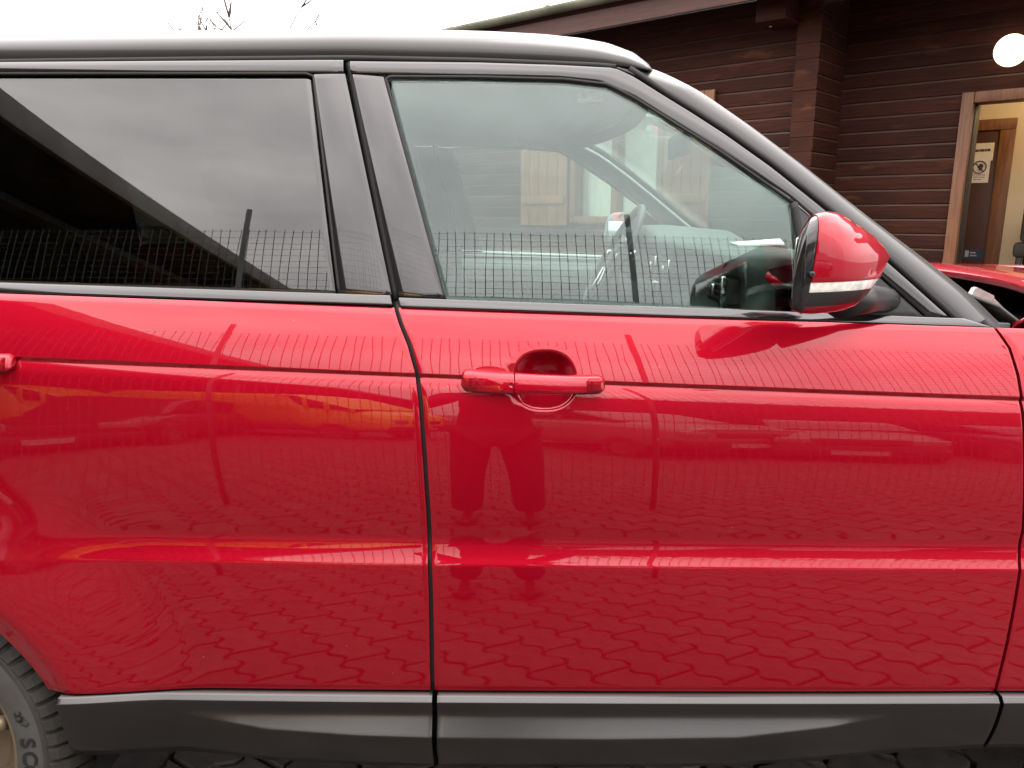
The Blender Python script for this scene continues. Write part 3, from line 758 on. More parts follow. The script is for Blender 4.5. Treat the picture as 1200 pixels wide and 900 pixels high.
# -- wheels
def wheel(x, yface, sgn):
    root = empty('wheel', (x, 0, 0), parent=CAR)
    root.location = (0, 0, 0)
    W = 0.265; yo = yface; s = sgn
    prof = [(0.262, .012), (0.275, .004), (0.300, -.004), (0.330, -.002), (0.350, .006), (0.362, .018), (0.372, .034), (0.380, .055), (0.3845, .085), (0.385, W / 2)]
    prof = prof + [(r, W - h) for r, h in prof[::-1]][1:]
    groove_h = (.081, .112, W - .112, W - .081)
    pr = []
    for r, h in prof: pr.append((r, h))
    sides = 144; V = []
    hs = sorted(set([h for r, h in pr])); 
    # dense tread: circumferential grooves
    tread = []
    for r, h in pr[:8]: tread.append((r - (.010 if r > .34 else 0), h))
    tread += [(.374, .070), (.3845, .0722)]
    for g in groove_h:
        tread += [(.384, g - .0045), (.377, g - .003), (.377, g + .003), (.384, g + .0045)]
    for r, h in pr[-8:]: tread.append((r, h))
    v = []
    for r, h in tread:
        for k in range(sides):
            a = 2 * math.pi * k / sides; v.append((x + r * math.cos(a), yo + s * h, ZW + r * math.sin(a)))
    t = pyd('tyre', v, grid_faces(len(tread), sides, flip=s > 0, closed_m=True), 'tyre', root); t.data.set_sharp_from_angle(angle=R(30)); t.data.shade_smooth(); t.data.set_sharp_from_angle(angle=R(28))
    # shoulder blocks: real ribs between lateral grooves
    parts = []; nb = 66
    for k in range(nb):
        a0 = 2 * math.pi * (k + .14) / nb; a1 = 2 * math.pi * (k + .86) / nb
        pts = [(0.338, -.003), (0.352, .003), (0.366, .017), (0.376, .035), (0.384, .055), (0.3885, .072)]
        vv = []; 
        for (r, h) in pts:
            sk = max(0, h - .003) * 0.25
            for aa, rr in ((a0, r - .006), (a0 + .004, r + .0015), (a1 - .004, r + .0015), (a1, r - .006)):
                a = aa - sk * s; vv.append((x + rr * math.cos(a), yo + s * (h - (.001 if rr > r else -.004)), ZW + rr * math.sin(a)))
        ff = []
        for i in range(len(pts) - 1):
            for j in range(3): ff.append((i * 4 + j, (i + 1) * 4 + j, (i + 1) * 4 + j + 1, i * 4 + j + 1))
        ff += [(0, 1, 2, 3), tuple((len(pts) - 1) * 4 + q for q in (3, 2, 1, 0))]
        parts.append((vv, ff))
    V, F_ = merge(parts); bl = pyd('tread_block', V, F_, 'tyre', root); tag(bl, kind='stuff')
    bmb = bmesh.new(); bmb.from_mesh(bl.data); bmesh.ops.recalc_face_normals(bmb, faces=bmb.faces[:]); bmb.to_mesh(bl.data); bmb.free()
    lathe('sidewall_band', [(0.268, s * .004), (0.274, s * -.0015), (0.298, s * -.0075), (0.318, s * -.006), (0.326, s * -.001), (.326, s * .004)], 'sidewall', root, 96, 'y', (x, yo, ZW), caps=False)
    if sgn > 0:
        def arc_text(txt, start, rad, size):
            for i, ch in enumerate(txt):
                cu = bpy.data.curves.new('tyre_lettering', 'FONT'); cu.body = ch; cu.size = size; cu.extrude = .0008; cu.align_x = 'CENTER'; cu.align_y = 'CENTER'; cu.offset = .0012
                to = bpy.data.objects.new('tyre_lettering', cu); COL.objects.link(to)
                dg = bpy.context.evaluated_depsgraph_get(); me = bpy.data.meshes.new_from_object(to.evaluated_get(dg)); bpy.data.objects.remove(to)
                th = start - i * size * .86 / rad
                c = bpy.data.objects.new('tyre_lettering', me); COL.objects.link(c); c.parent = root
                me.materials.clear(); me.materials.append(MATS['tyre_letter'])
                c.matrix_world = Matrix.Translation((x + rad * math.cos(th), yo - .0078, ZW + rad * math.sin(th))) @ Matrix.Rotation(-(th - math.pi / 2), 4, 'Y') @ Matrix.Rotation(R(90), 4, 'X') @ Matrix.Diagonal((1.15, 1, 1, 1))
        arc_text('SCORPION', R(3.0), 0.299, 0.040)
        # small scorpion mark before the lettering
        parts = []
        th = R(13.5); cx, cz = x + .300 * math.cos(th), ZW + .300 * math.sin(th)
        def loc(a, b): 
            r = .300 + b; t = th - a / .300
            return (x + r * math.cos(t), yo - .0085, ZW + r * math.sin(t))
        parts.append(tube_mesh([loc(-.006, 0), loc(.0, 0), loc(.006, 0)], [.003, .005, .003], 6))
        parts.append(tube_mesh([loc(.006, 0), loc(.012, .002), loc(.017, .008), loc(.014, .013), loc(.010, .012)], [.0026, .0022, .0018, .0014, .0008], 6))
        for sg in (-1, 1):
            parts.append(tube_mesh([loc(-.006, 0), loc(-.011, .006 * sg), loc(-.016, .005 * sg)], [.0015, .0018, .0022], 6))
            for q in (-.003, .001, .005): parts.append(tube_mesh([loc(q, 0), loc(q - .002, .006 * sg), loc(q, .010 * sg)], [.0011, .001, .0007], 5))
        V, F_ = merge(parts); pyd('scorpion_mark', V, F_, 'tyre_letter', root, True)
    lathe('rim', [(0.0, s * .05), (.06, s * .04), (.07, s * .055), (.22, s * .06), (.245, s * .03), (.262, s * .006), (.270, s * .004), (.270, s * .03), (.25, s * .16), (.0, s * .17)], 'rim_metal', root, 64, 'y', (x, yo, ZW))
    for k in range(5):
        a = 2 * math.pi * k / 5 + .3
        for d in (-.12, .12):
            p0 = (x + .05 * math.cos(a), yo + s * .03, ZW + .05 * math.sin(a)); p1 = (x + .25 * math.cos(a + d), yo + s * .018, ZW + .25 * math.sin(a + d))
            tube('spoke', [p0, p1], [.022, .016], 'rim_metal', root, 8)
for xw in (XW, XF):
    yf = float(body_y(xw + .1, .75)) + .03
    wheel(xw, yf, 1); wheel(xw, 2 * YC - yf, -1)
    # wheel well liner
    for a_, b_ in ((yf + .06, yf + .34), (2 * YC - yf - .34, 2 * YC - yf - .06)):
        v = []
        for yy in (a_ - (.05 if a_ < YC else 0), b_ + (0 if a_ < YC else .05)):
            for k in range(25):
                th = math.pi * (k / 24 * 1.16 - .08); v.append((xw + .425 * math.cos(th), yy, ZW + .425 * math.sin(th)))
        pyd('wheel_well', v, grid_faces(2, 25), 'engine_dark', CAR, True)
        box_o('well_wall', xw - .43, xw + .43, (b_ if a_ < YC else a_ - .01), (b_ + .01 if a_ < YC else a_), .3, .9, 'engine_dark', CAR)

# -- cabin
box_o('cabin_floor', -1.9, 1.0, 1.52, 3.12, .55, .60, 'trim_dark', CAR)
box_o('firewall', .98, 1.0, 1.52, 3.12, .5, 1.16, 'trim_dark', CAR)
for yy in (1.50, 3.14 - .02):
    V = []
    for x in np.linspace(-1.25, 0.95, 30):
        for t in np.linspace(0, 1, 6): V.append((x, yy + (.01 if yy < YC else -.01) * (1 - t) * 2 - (.035 if yy < YC else -.035) * t, .55 + (float(Lz('L5', x)) + .002 - .55) * t))
    dc = pyd('door_card', V, grid_faces(30, 6), 'trim_grey', CAR, True); shell(dc, .006)
for (xa_, xb_) in ((-.20, .55), (-1.15, -.30)):
    V = []
    for x in np.linspace(xa_, xb_, 14):
        z = float(Lz('L5', x)); 
        for dy, dz in ((0, -.05), (-.004, -.015), (.004, .004), (.012, .006), (.060, -.036), (.066, -.048), (.066, -.09)): V.append((x, 2 * YC - (1.455 + dy), z + dz))
    pyd('door_top_trim', V, grid_faces(14, 7), 'door_card', CAR, True)
# dashboard: swept profile
dp = [(1.06, 1.17), (.92, 1.27), (.74, 1.335), (.60, 1.352), (.50, 1.352), (.455, 1.342), (.445, 1.325), (.47, 1.30), (.475, 1.235), (.44, 1.215), (.42, 1.19), (.43, 1.08), (.50, .85), (.95, .6)]
ysd = np.linspace(1.535, 3.105, 50); V = []
for y in ysd:
    e = min(y - 1.535, 3.105 - y); b = float(np.exp(-((y - 2.78) / .17) ** 4)) * .035; ctr = float(np.exp(-((y - YC) / .16) ** 4))
    for k, (x, z) in enumerate(dp):
        V.append((x - (.05 * b / .035 if 2 < k < 8 else 0) - (.03 * ctr if k > 6 else 0) + .05 * max(0, 1 - e / .05) ** 2, y, z + (b if 1 < k < 8 else 0) - .02 * max(0, 1 - e / .05) ** 2))
dash = pyd('dashboard', V, grid_faces(50, len(dp)), 'trim_grey', CAR, True); shell(dash, .006)
for y0 in (1.60, 2.16, 2.36, 2.92):
    vt = box_o('air_vent', .436, .472, y0, y0 + .13, 1.242, 1.296, 'engine_dark', CAR, .004)
    for k in range(3): box_o('vent_slat', .430, .446, y0 + .008, y0 + .122, 1.252 + .014 * k, 1.256 + .014 * k, 'trim_dark', vt)
    box_o('vent_trim', .428, .440, y0 - .008, y0, 1.236, 1.302, 'chrome', vt, .002)
    box_o('vent_tab', .424, .436, y0 + .05, y0 + .075, 1.256, 1.282, 'chrome', vt, .003)
pp = box_o('parking_card', 0, .001, 0, .001, 0, .001, 'paper'); bpy.data.objects.remove(pp)
P_ = [on_y(px, py, yy) + (yy,) for px, py, yy in ((855, 288, 1.98), (914, 279.5, 2.04), (919, 285, 1.86), (864, 293.5, 1.82))]
V = [(float(a), yy, max(float(b), 1.357)) for a, b, yy in P_]; V += [(a, b, c - .004) for a, b, c in V]
pc = pyd('paper_slip', V, [(0, 1, 2, 3), (7, 6, 5, 4), (0, 4, 5, 1), (1, 5, 6, 2), (2, 6, 7, 3), (3, 7, 4, 0)], 'paper')
tag(pc, 'white paper slip lying on the dashboard behind the windscreen', 'paper')
box_o('display_screen', .40, .42, 2.18, 2.46, 1.10, 1.24, 'gloss_black', CAR, .006)
# steering wheel
sw = empty('steering_wheel', (0, 0, 0), parent=CAR)
wx, wz = on_y(719, 300, 2.74); SM = Matrix.Translation((float(wx), 2.74, float(wz))) @ Matrix.Rotation(R(29), 4, 'Y')
v, f = [], []
for i in range(48):
    a = 2 * math.pi * i / 48
    for k in range(10):
        b = 2 * math.pi * k / 10; rr = .185 + .016 * math.cos(b)
        v.append(SM @ Vector((.013 * math.sin(b), rr * math.sin(a), rr * math.cos(a))))
for i in range(48):
    for k in range(10): f.append((i * 10 + k, i * 10 + (k + 1) % 10, ((i + 1) % 48) * 10 + (k + 1) % 10, ((i + 1) % 48) * 10 + k))
pyd('wheel_rim', v, f, 'leather', sw, True)
bm = bmesh.new()
box(bm, -.01, .03, -.07, .07, -.06, .05, SM); bmesh.ops.bevel(bm, geom=bm.edges[:], offset=.015, segments=3, affect='EDGES')
bmo('airbag_hub', bm, 'leather', sw, autos=40)
for pts in (((0, -.06, 0), (0, -.18, .01)), ((0, .06, 0), (0, .18, .01)), ((0, 0, -.05), (0, 0, -.18))):
    tube('wheel_spoke', [SM @ Vector(p) for p in pts], .014, 'chrome', sw)
tube('column', [SM @ Vector((.02, 0, 0)), SM @ Vector((.22, 0, -.02))], .035, 'trim_dark', CAR)
for s in (-1, 1): tube('stalk', [SM @ Vector((.04, 0, 0)), SM @ Vector((.035, .11 * s, .03)), SM @ Vector((.03, .17 * s, .04))], .008, 'chrome', CAR)
# seats
def seat(yc, x, parent, w=.26):
    root = empty('front_seat', (0, 0, 0), parent=parent)
    def cushion(name, x0, x1, hw, z0, z1, tilt, piv, bev):
        bm = bmesh.new(); M_ = Matrix.Translation(piv) @ Matrix.Rotation(tilt, 4, 'Y') 
        box(bm, x0, x1, -hw, hw, z0, z1)
        bmesh.ops.subdivide_edges(bm, edges=bm.edges[:], cuts=2, use_grid_fill=True)
        bmesh.ops.bevel(bm, geom=[e for e in bm.edges if e.calc_face_angle(0) > .5], offset=bev, segments=3, affect='EDGES')
        for q in bm.verts: q.co = M_ @ q.co
        return bmo(name, bm, 'leather', root, autos=60)
    cushion('seat_cushion', -.02, .50, w, 0, .14, R(-6), Vector((x, yc, .72)), .04)
    cushion('backrest', -.06, .07, w * .95, 0, .60, R(-22), Vector((x, yc, .80)), .045)
    cushion('headrest', -.05, .05, .14, .64, .80, R(-18), Vector((x - .01, yc, .80)), .035)
seat(1.93, -.42, CAR); seat(2.71, -.38, CAR)
for yc_ in (1.88, 2.32, 2.76): seat(yc_, -1.30, CAR, .21)
# grab handle, courtesy lamp, rear-view mirror under the roof
tube('grab_handle', [(.02, 3.02, 1.69), (.06, 3.0, 1.665), (.20, 3.0, 1.655), (.24, 3.02, 1.67)], .009, 'door_card', CAR)
box_o('rear_view_mirror', .47, .49, 2.20, 2.44, 1.585, 1.65, 'black_plastic', CAR, .008)
tube('mirror_stem', [(.49, 2.32, 1.63), (.53, 2.32, 1.68)], .01, 'black_plastic', CAR)
box_o('courtesy_lamp', .18, .26, 2.25, 2.39, 1.735, 1.755, 'lamp_clear', CAR, .004)

# ================================================================== GROUND AND PAVING
mat('asphalt', (0.075, 0.072, 0.07), rough=0.85, var=0.3, vscale=3, bump=0.3, bscale=120)
mat('paver', (0.086, 0.074, 0.066), rough=0.85, col2=(0.055, 0.048, 0.043), vscale=16, bump=0.35, bscale=150, island=0.22)
mat('joint_sand', (0.009, 0.008, 0.0065), rough=0.95, var=0.4, vscale=40)
V = [(-90, -90, -.09), (90, -90, -.09), (90, 90, -.09), (-90, 90, -.09)]
ground = pyd('ground', V, [(0, 1, 2, 3)], 'asphalt'); tag(ground, kind='structure')
paving = pyd('paving', [(-9, -7.5, -.016), (10, -7.5, -.016), (10, 13, -.016), (-9, 13, -.016)], [(0, 1, 2, 3)], 'joint_sand'); tag(paving, kind='structure')
# wave-edged blocks: long sides zigzag, short ends straight
PL, PW, PA, PG_ = 0.262, 0.150, 0.021, 0.0072
def paver_outline(g=PG_):
    top = []; nseg = 8
    zig = [0, .07, .18, .25, .32, .43, .5, .57, .68, .75, .82, .93, 1.0]; amp = [0, PA * .8, PA * .8, 0, -PA * .8, -PA * .8, 0, PA * .8, PA * .8, 0, -PA * .8, -PA * .8, 0]
    lo = [(-PL / 2 + g + (PL - 2 * g) * t, -PW / 2 + g + a) for t, a in zip(zig, amp)]
    hi = [(-PL / 2 + g + (PL - 2 * g) * t, PW / 2 - g + a) for t, a in zip(zig, amp)][::-1]
    return lo + hi
PO = paver_outline()
def paver_geo():
    n = len(PO); V = [(x, y, -.014) for x, y in PO] + [(x, y, -.003) for x, y in PO] + [(x * .965, y * .93, 0.0) for x, y in PO]
    F_ = []
    for lv in range(2):
        for k in range(n): F_.append((lv * n + k, lv * n + (k + 1) % n, (lv + 1) * n + (k + 1) % n, (lv + 1) * n + k))
    F_.append(tuple(2 * n + k for k in range(n)))
    return V, F_
PV, PF = paver_geo()
pme = bpy.data.meshes.new('paver'); pme.from_pydata(PV, [], PF); pme.update(); pme.materials.append(MATS['paver'])
PANG = R(57); ca, sa = math.cos(PANG), math.sin(PANG)
cells = []
for i in range(-90, 90):
    for j in range(-140, 140):
        lx = (i + (0.5 if j % 2 else 0.0)) * PL; ly = j * PW
        x, y = lx * ca - ly * sa, lx * sa + ly * ca + 2
        if -8.8 < x < 9.8 and -7.3 < y < 12.5: cells.append((x, y))
cells.sort(key=lambda c: abs(c[1] - 0.95) * 1.3 + abs(c[0]) * .55)
bigV, bigF = [], []
for k, (x, y) in enumerate(cells):
    dz = rng.normal(0, .0014); tx_, ty_ = rng.normal(0, .006, 2); rz = PANG + rng.normal(0, .008)
    if k < 300:
        o = bpy.data.objects.new('paver', pme); COL.objects.link(o); o.parent = paving
        o.location = (x, y, dz); o.rotation_euler = (tx_, ty_, rz)
    else:
        c, s = math.cos(rz), math.sin(rz); b = len(bigV)
        bigV += [(x + p[0] * c - p[1] * s, y + p[0] * s + p[1] * c, p[2] + dz + p[1] * tx_ - p[0] * ty_) for p in PV]
        bigF += [tuple(i + b for i in q) for q in PF]
pf = pyd('paver_field', bigV, bigF, 'paver', paving); tag(pf, kind='stuff')

# ================================================================== LOG BUILDING
mat('log_wood', (0.052, 0.0145, 0.0076), rough=0.7, col2=(0.027, 0.0088, 0.0054), vscale=3.0, stretch=(1.2, 1.2, 26), bump=0.25, bscale=14, island=0.25, spec=0.18, worn=(0.12, 0.045, 0.02))
mat('pale_edge', (0.075, 0.036, 0.023), rough=0.75, col2=(0.05, 0.022, 0.014), vscale=5)
mat('fascia_wood', (0.072, 0.021, 0.012), rough=0.6, col2=(0.045, 0.014, 0.009), vscale=3, stretch=(1, 1, 14), bump=0.1, bscale=20)
mat('gutter_moss', (0.19, 0.19, 0.14), rough=0.8, col2=(0.10, 0.11, 0.07), vscale=5, bump=0.2, bscale=40)
mat('moss', (0.10, 0.11, 0.05), rough=0.95, col2=(0.20, 0.17, 0.11), vscale=12, bump=0.6, bscale=50)
mat('shutter_wood', (0.30, 0.14, 0.06), rough=0.6, col2=(0.18, 0.075, 0.03), vscale=4, stretch=(14, 14, 1), bump=0.1, bscale=20)
mat('frame_wood', (0.22, 0.095, 0.04), rough=0.5, col2=(0.14, 0.055, 0.025), vscale=4, stretch=(12, 12, 1), bump=0.08, bscale=20)
mat('door_wood', (0.062, 0.016, 0.006), rough=0.5, col2=(0.05, 0.013, 0.005), vscale=2, stretch=(10, 10, 1))
mat('cream_wall', (0.68, 0.58, 0.42), rough=0.85, var=0.04, vscale=3, bump=0.05, bscale=90)
mat('curtain', (0.75, 0.70, 0.60), rough=0.9, var=0.06, vscale=9)
mat('globe', (0.9, 0.88, 0.8), rough=0.4, emit=(1.0, 0.84, 0.58), estr=2.2)
mat('lamp_base', (0.3, 0.25, 0.18), rough=0.4, metal=0.5, var=0.1)
mat('text_grey', (0.3, 0.27, 0.22), rough=0.8, var=0.1)
mat('ink', (0.06, 0.05, 0.045), rough=0.8, var=0.1)
mat('sticker_blue', (0.03, 0.05, 0.09), rough=0.4, var=0.2, vscale=40)
mat('sticker_white', (0.4, 0.4, 0.42), rough=0.5, var=0.1)
mat('chair_seat', (0.05, 0.042, 0.033), rough=0.8, var=0.2)
mat('chair_leg', (0.015, 0.014, 0.013), rough=0.5, var=0.2)
mat('raw_wood', (0.42, 0.24, 0.12), rough=0.7, var=0.25, vscale=30)
BLD = empty('log_building', (0, 0, 0), 0, 'dark brown log building with mossy gutter, lit doorway and shuttered window', 'building')
AZ = R(49)
E_ = np.array((-math.sin(AZ), math.cos(AZ), 0)); N_ = np.array((-math.cos(AZ), -math.sin(AZ), 0))      # along the wall to the left; out of the wall
P0 = np.array((2.55, 6.86, 0.0)); RET = 0.62; SETB = 0.13; CW = 0.20
PR = P0 - N_ * RET; PLW = P0 - N_ * SETB
LH = 0.125; TOPZ = 3.25
def wmat(P, n_out=None):
    """local frame: x along E_, y out of the wall, z up"""
    M_ = Matrix.Identity(4)
    for r in range(3): M_[r][0] = E_[r]; M_[r][1] = N_[r]; M_[r][3] = P[r]
    return M_
ML, MR = wmat(PLW), wmat(PR)
def board(s0, s1, z, M_, parent, th=.07, h=LH, name='log_board', mt='log_wood', proud=0.0, axis=0):
    """one wall log: flat face with chamfered long edges"""
    c = .007; g = .0012
    prof = [(-th, g), (-.007, g), (proud - .002, g + .002), (proud, .006), (proud + .003, h / 2), (proud, h - .016), (proud - .005, h - g - .001), (-.008, h - g), (-th, h - g)]
    n = len(prof); V = []
    for s in (s0, s1):
        for (y, zz) in prof: V.append(M_ @ Vector((s, y, z + zz)))
    F_ = [(k, (k + 1) % n, n + (k + 1) % n, n + k) for k in range(n)] + [tuple(range(n))[::-1], tuple(range(n, 2 * n))]
    bmq = bmesh.new(); vs = [bmq.verts.new(p) for p in V]
    for q in F_: bmq.faces.new([vs[i] for i in q])
    bmq.faces.ensure_lookup_table(); ob = bmo(name, bmq, mt, parent)
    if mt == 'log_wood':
        ob.data.materials.append(MATS['pale_edge']); ob.data.polygons[5].material_index = 1  # upper chamfer face takes a paler brown than the log
    return ob
WS0, WS1, WZ0, WZ1 = 1.50, 2.64, 1.32, 2.52        # window opening in the left wall
wall_l = empty('front_wall', (0, 0, 0), parent=BLD); wall_r = empty('porch_wall', (0, 0, 0), parent=BLD); wall_c = empty('corner_wall', (0, 0, 0), parent=BLD)
D0 = 1.055; D1 = 2.25                                # door opening along -E_ in the recessed wall
DZ1 = float(on_plane(1140, 121, PR, N_)[2])
nrow = int(TOPZ / LH)
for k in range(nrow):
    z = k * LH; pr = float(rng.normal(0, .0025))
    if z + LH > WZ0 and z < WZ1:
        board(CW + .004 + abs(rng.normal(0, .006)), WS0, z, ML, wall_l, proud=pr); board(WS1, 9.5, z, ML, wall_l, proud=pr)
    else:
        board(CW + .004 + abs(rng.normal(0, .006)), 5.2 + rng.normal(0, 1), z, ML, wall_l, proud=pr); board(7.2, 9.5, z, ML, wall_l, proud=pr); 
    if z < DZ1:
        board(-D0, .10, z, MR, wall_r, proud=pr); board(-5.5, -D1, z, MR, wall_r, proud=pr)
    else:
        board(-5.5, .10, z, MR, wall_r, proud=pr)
# fill the joint between the two long board runs of the left wall
MC = Matrix.Identity(4)
for r in range(3): MC[r][0] = -N_[r]; MC[r][1] = -E_[r]; MC[r][3] = P0[r]
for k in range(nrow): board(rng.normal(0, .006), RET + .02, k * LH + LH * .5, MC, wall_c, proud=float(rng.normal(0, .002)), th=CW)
# remaining stretch of left wall right of the gap in board lengths
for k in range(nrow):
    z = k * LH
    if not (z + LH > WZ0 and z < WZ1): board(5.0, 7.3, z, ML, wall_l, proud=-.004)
# wall cores, roof and eaves
def wbox(name, M_, s0, s1, y0, y1, z0, z1, mt, parent, bev=0.0):
    return box_o(name, s0, s1, y0, y1, z0, z1, mt, parent, bev, M_)
wbox('wall_core', ML, CW + .05, WS0 - .02, -.16, -.075, 0, TOPZ, 'door_wood', BLD); wbox('wall_core', ML, WS1 + .02, 9.4, -.16, -.075, 0, TOPZ, 'door_wood', BLD)
wbox('wall_core', ML, WS0 - .02, WS1 + .02, -.16, -.075, 0, WZ0 - .02, 'door_wood', BLD); wbox('wall_core', ML, WS0 - .02, WS1 + .02, -.16, -.075, WZ1 + .02, TOPZ, 'door_wood', BLD)
OV = 0.62
pe = PLW + N_ * OV
zf0 = float(on_plane(760, 22, pe, N_)[2]); zf1 = float(on_plane(690, 15.5, pe, N_)[2]); zf2 = float(on_plane(690, 0.5, pe, N_)[2])
wbox('fascia_board', ML, -6.5, 10.2, OV - .03, OV, zf0, zf1 + .01, 'fascia_wood', BLD)
# gutter: half-round trough
V = []
for s in np.linspace(-6.5, 10.2, 40):
    for k in range(9):
        a = math.pi * (1 + k / 8); rr = (zf2 - zf1) * .62 + .002 * math.sin(s * 5)
        V.append(ML @ Vector((s, OV + .055 + .055 * math.cos(a), zf2 - .005 + rr * 1.5 * math.sin(a) * .62)))
gu = pyd('gutter', V, grid_faces(40, 9), 'gutter_moss', BLD, True); shell(gu, .004)
# roof slab rising backwards
V = []
for s in (-6.5, 10.2):
    for (y, z) in ((OV + .02, zf2 - .012), (-4.2, zf2 + .95), (-4.2, zf2 + .85), (OV - .03, zf1 - .02)): V.append(ML @ Vector((s, y, z)))
pyd('roof_slab', V, [(0, 1, 5, 4), (1, 2, 6, 5), (2, 3, 7, 6), (3, 0, 4, 7), (0, 3, 2, 1), (4, 5, 6, 7)], 'log_wood', BLD)
# moss lumps and crumbled shingle along the roof edge
mv, mf = [], []
for k in range(420):
    s = rng.uniform(-3, 9.8); r0 = rng.uniform(.012, .045) * (1.5 if rng.random() < .08 else 1); back = rng.uniform(-.02, .35)
    c = ML @ Vector((s, OV - back, zf2 - .01 + back * .2 + r0 * .2)); b = len(mv)
    bmq = bmesh.new(); bmesh.ops.create_icosphere(bmq, subdivisions=1, radius=1)
    for v in bmq.verts:
        j = rng.uniform(.75, 1.25); mv.append((c.x + v.co.x * r0 * 1.6 * j, c.y + v.co.y * r0 * 1.6 * j, c.z + v.co.z * r0 * j))
    mf += [tuple(v.index + b for v in f.verts) for f in bmq.faces]; bmq.free()
mo = pyd('roof_moss', mv, mf, 'moss', BLD, True); tag(mo, kind='stuff')
# soffit beams
for s in (.36, 5.3, 8.0):
    wbox('purlin_end', ML, s - .16, s + .10, -.1, OV - .22, zf0 - .13, zf0 + .10, 'log_wood', BLD, .012)
# window with open shutters
win = empty('window', (0, 0, 0), parent=BLD)
wbox('window_frame', ML, WS0, WS0 + .07, -.12, .03, WZ0, WZ1, 'frame_wood', win, .006); wbox('window_frame', ML, WS1 - .07, WS1, -.12, .03, WZ0, WZ1, 'frame_wood', win, .006)
wbox('window_frame', ML, WS0 + .07, WS1 - .07, -.12, .03, WZ0, WZ0 + .07, 'frame_wood', win, .006); wbox('window_frame', ML, WS0 + .07, WS1 - .07, -.12, .03, WZ1 - .07, WZ1, 'frame_wood', win, .006)
wbox('window_frame', ML, 2.03, 2.11, -.11, .02, WZ0 + .07, WZ1 - .07, 'frame_wood', win, .006)
for a, b in ((WS0 + .07, 2.03), (2.11, WS1 - .07)): wbox('pane', ML, a, b, -.062, -.056, WZ0 + .07, WZ1 - .07, 'pane_glass', win)
V = []
for i in range(40):
    s = WS0 + .08 + (WS1 - WS0 - .16) * i / 39
    for z in (WZ0 + .05, WZ1): V.append(ML @ Vector((s, -.20 + .012 * math.sin(i * 1.9), z)))
pyd('curtain', V, grid_faces(40, 2), 'curtain', win, True)
wbox('window_back', ML, WS0 - .25, WS1 + .25, -.34, -.30, WZ0 - .3, WZ1 + .3, 'cream_wall', win)
for a, b in ((.97, 1.48), (2.66, 3.32)):
    sh = empty('shutter', (0, 0, 0), parent=BLD); n = 5; w = (b - a) / n
    for k in range(n): wbox('plank', ML, a + k * w + .002, a + (k + 1) * w - .002, .022 + float(rng.normal(0, .0012)), .05, WZ0 - .03, WZ1 + .02, 'shutter_wood', sh, .004)
    for z in (WZ0 + .2, WZ1 - .25): wbox('batten', ML, a + .03, b - .03, .051, .075, z, z + .09, 'shutter_wood', sh, .004)
# doorway, inner room
MD = wmat(PR)
dw = empty('doorway', (0, 0, 0), parent=BLD)
wbox('door_frame', MD, -D0 - .005, -D0 + .085, -.18, .035, 0, DZ1 + .085, 'frame_wood', dw, .006)
wbox('door_frame', MD, -D1 - .105, -D1 + .005, -.18, .035, 0, DZ1 + .085, 'frame_wood', dw, .006)
wbox('door_frame', MD, -D1 + .008, -D0 - .008, -.18, .034, DZ1, DZ1 + .085, 'frame_wood', dw, .006)
wbox('door_stop', MD, -D0 - .016, -D0 - .0055, -.20, -.04, .003, DZ1 - .003, 'chair_leg', dw, .003)
RD = 1.25                                            # depth of the room
wbox('room_wall', MD, -4.6, .15, -RD - .08, -RD, 0, 2.9, 'cream_wall', BLD)
wbox('room_wall', MD, .08, .15, -RD + .002, -.16, 0, 2.9, 'cream_wall', BLD); wbox('room_wall', MD, -4.6, -4.5, -RD + .002, -.16, 0, 2.9, 'cream_wall', BLD)
wbox('room_ceiling', MD, -4.6, .15, -RD, -.08, 2.9, 2.98, 'cream_wall', BLD); wbox('room_floor', MD, -4.6, .15, -RD, -.0, -.02, .12, 'door_wood', BLD)
wbox('wall_core', MD, -D0 + .11, .08, -.16, -.075, 0, TOPZ, 'cream_wall', BLD); wbox('wall_core', MD, -4.6, -D1 - .11, -.16, -.075, 0, TOPZ, 'cream_wall', BLD)
wbox('wall_core', MD, -D1 - .11, -D0 + .11, -.16, -.075, DZ1 + .09, TOPZ, 'cream_wall', BLD)
pin = PR - N_ * (RD - .01)
def s_on(px, py): 
    q = on_plane(px, py, pin, N_); return float(np.dot(q - PR, E_)), float(q[2])
sR, zTop = s_on(1193, 138); sL, _ = s_on(1112, 150)
ind = empty('inner_door', (0, 0, 0), parent=BLD)
wbox('door_leaf', MD, sR + .12, sL, -RD, -RD + .03, .12, zTop - .10, 'door_wood', ind, .004)
wbox('door_casing', MD, sR, sR + .12, -RD, -RD + .05, .12, zTop - .1, 'frame_wood', ind, .006); wbox('door_casing', MD, sR, sL + .12, -RD, -RD + .051, zTop - .099, zTop, 'frame_wood', ind, .006)
wbox('door_casing', MD, sL, sL + .12, -RD, -RD + .05, .12, zTop - .1, 'frame_wood', ind, .006)
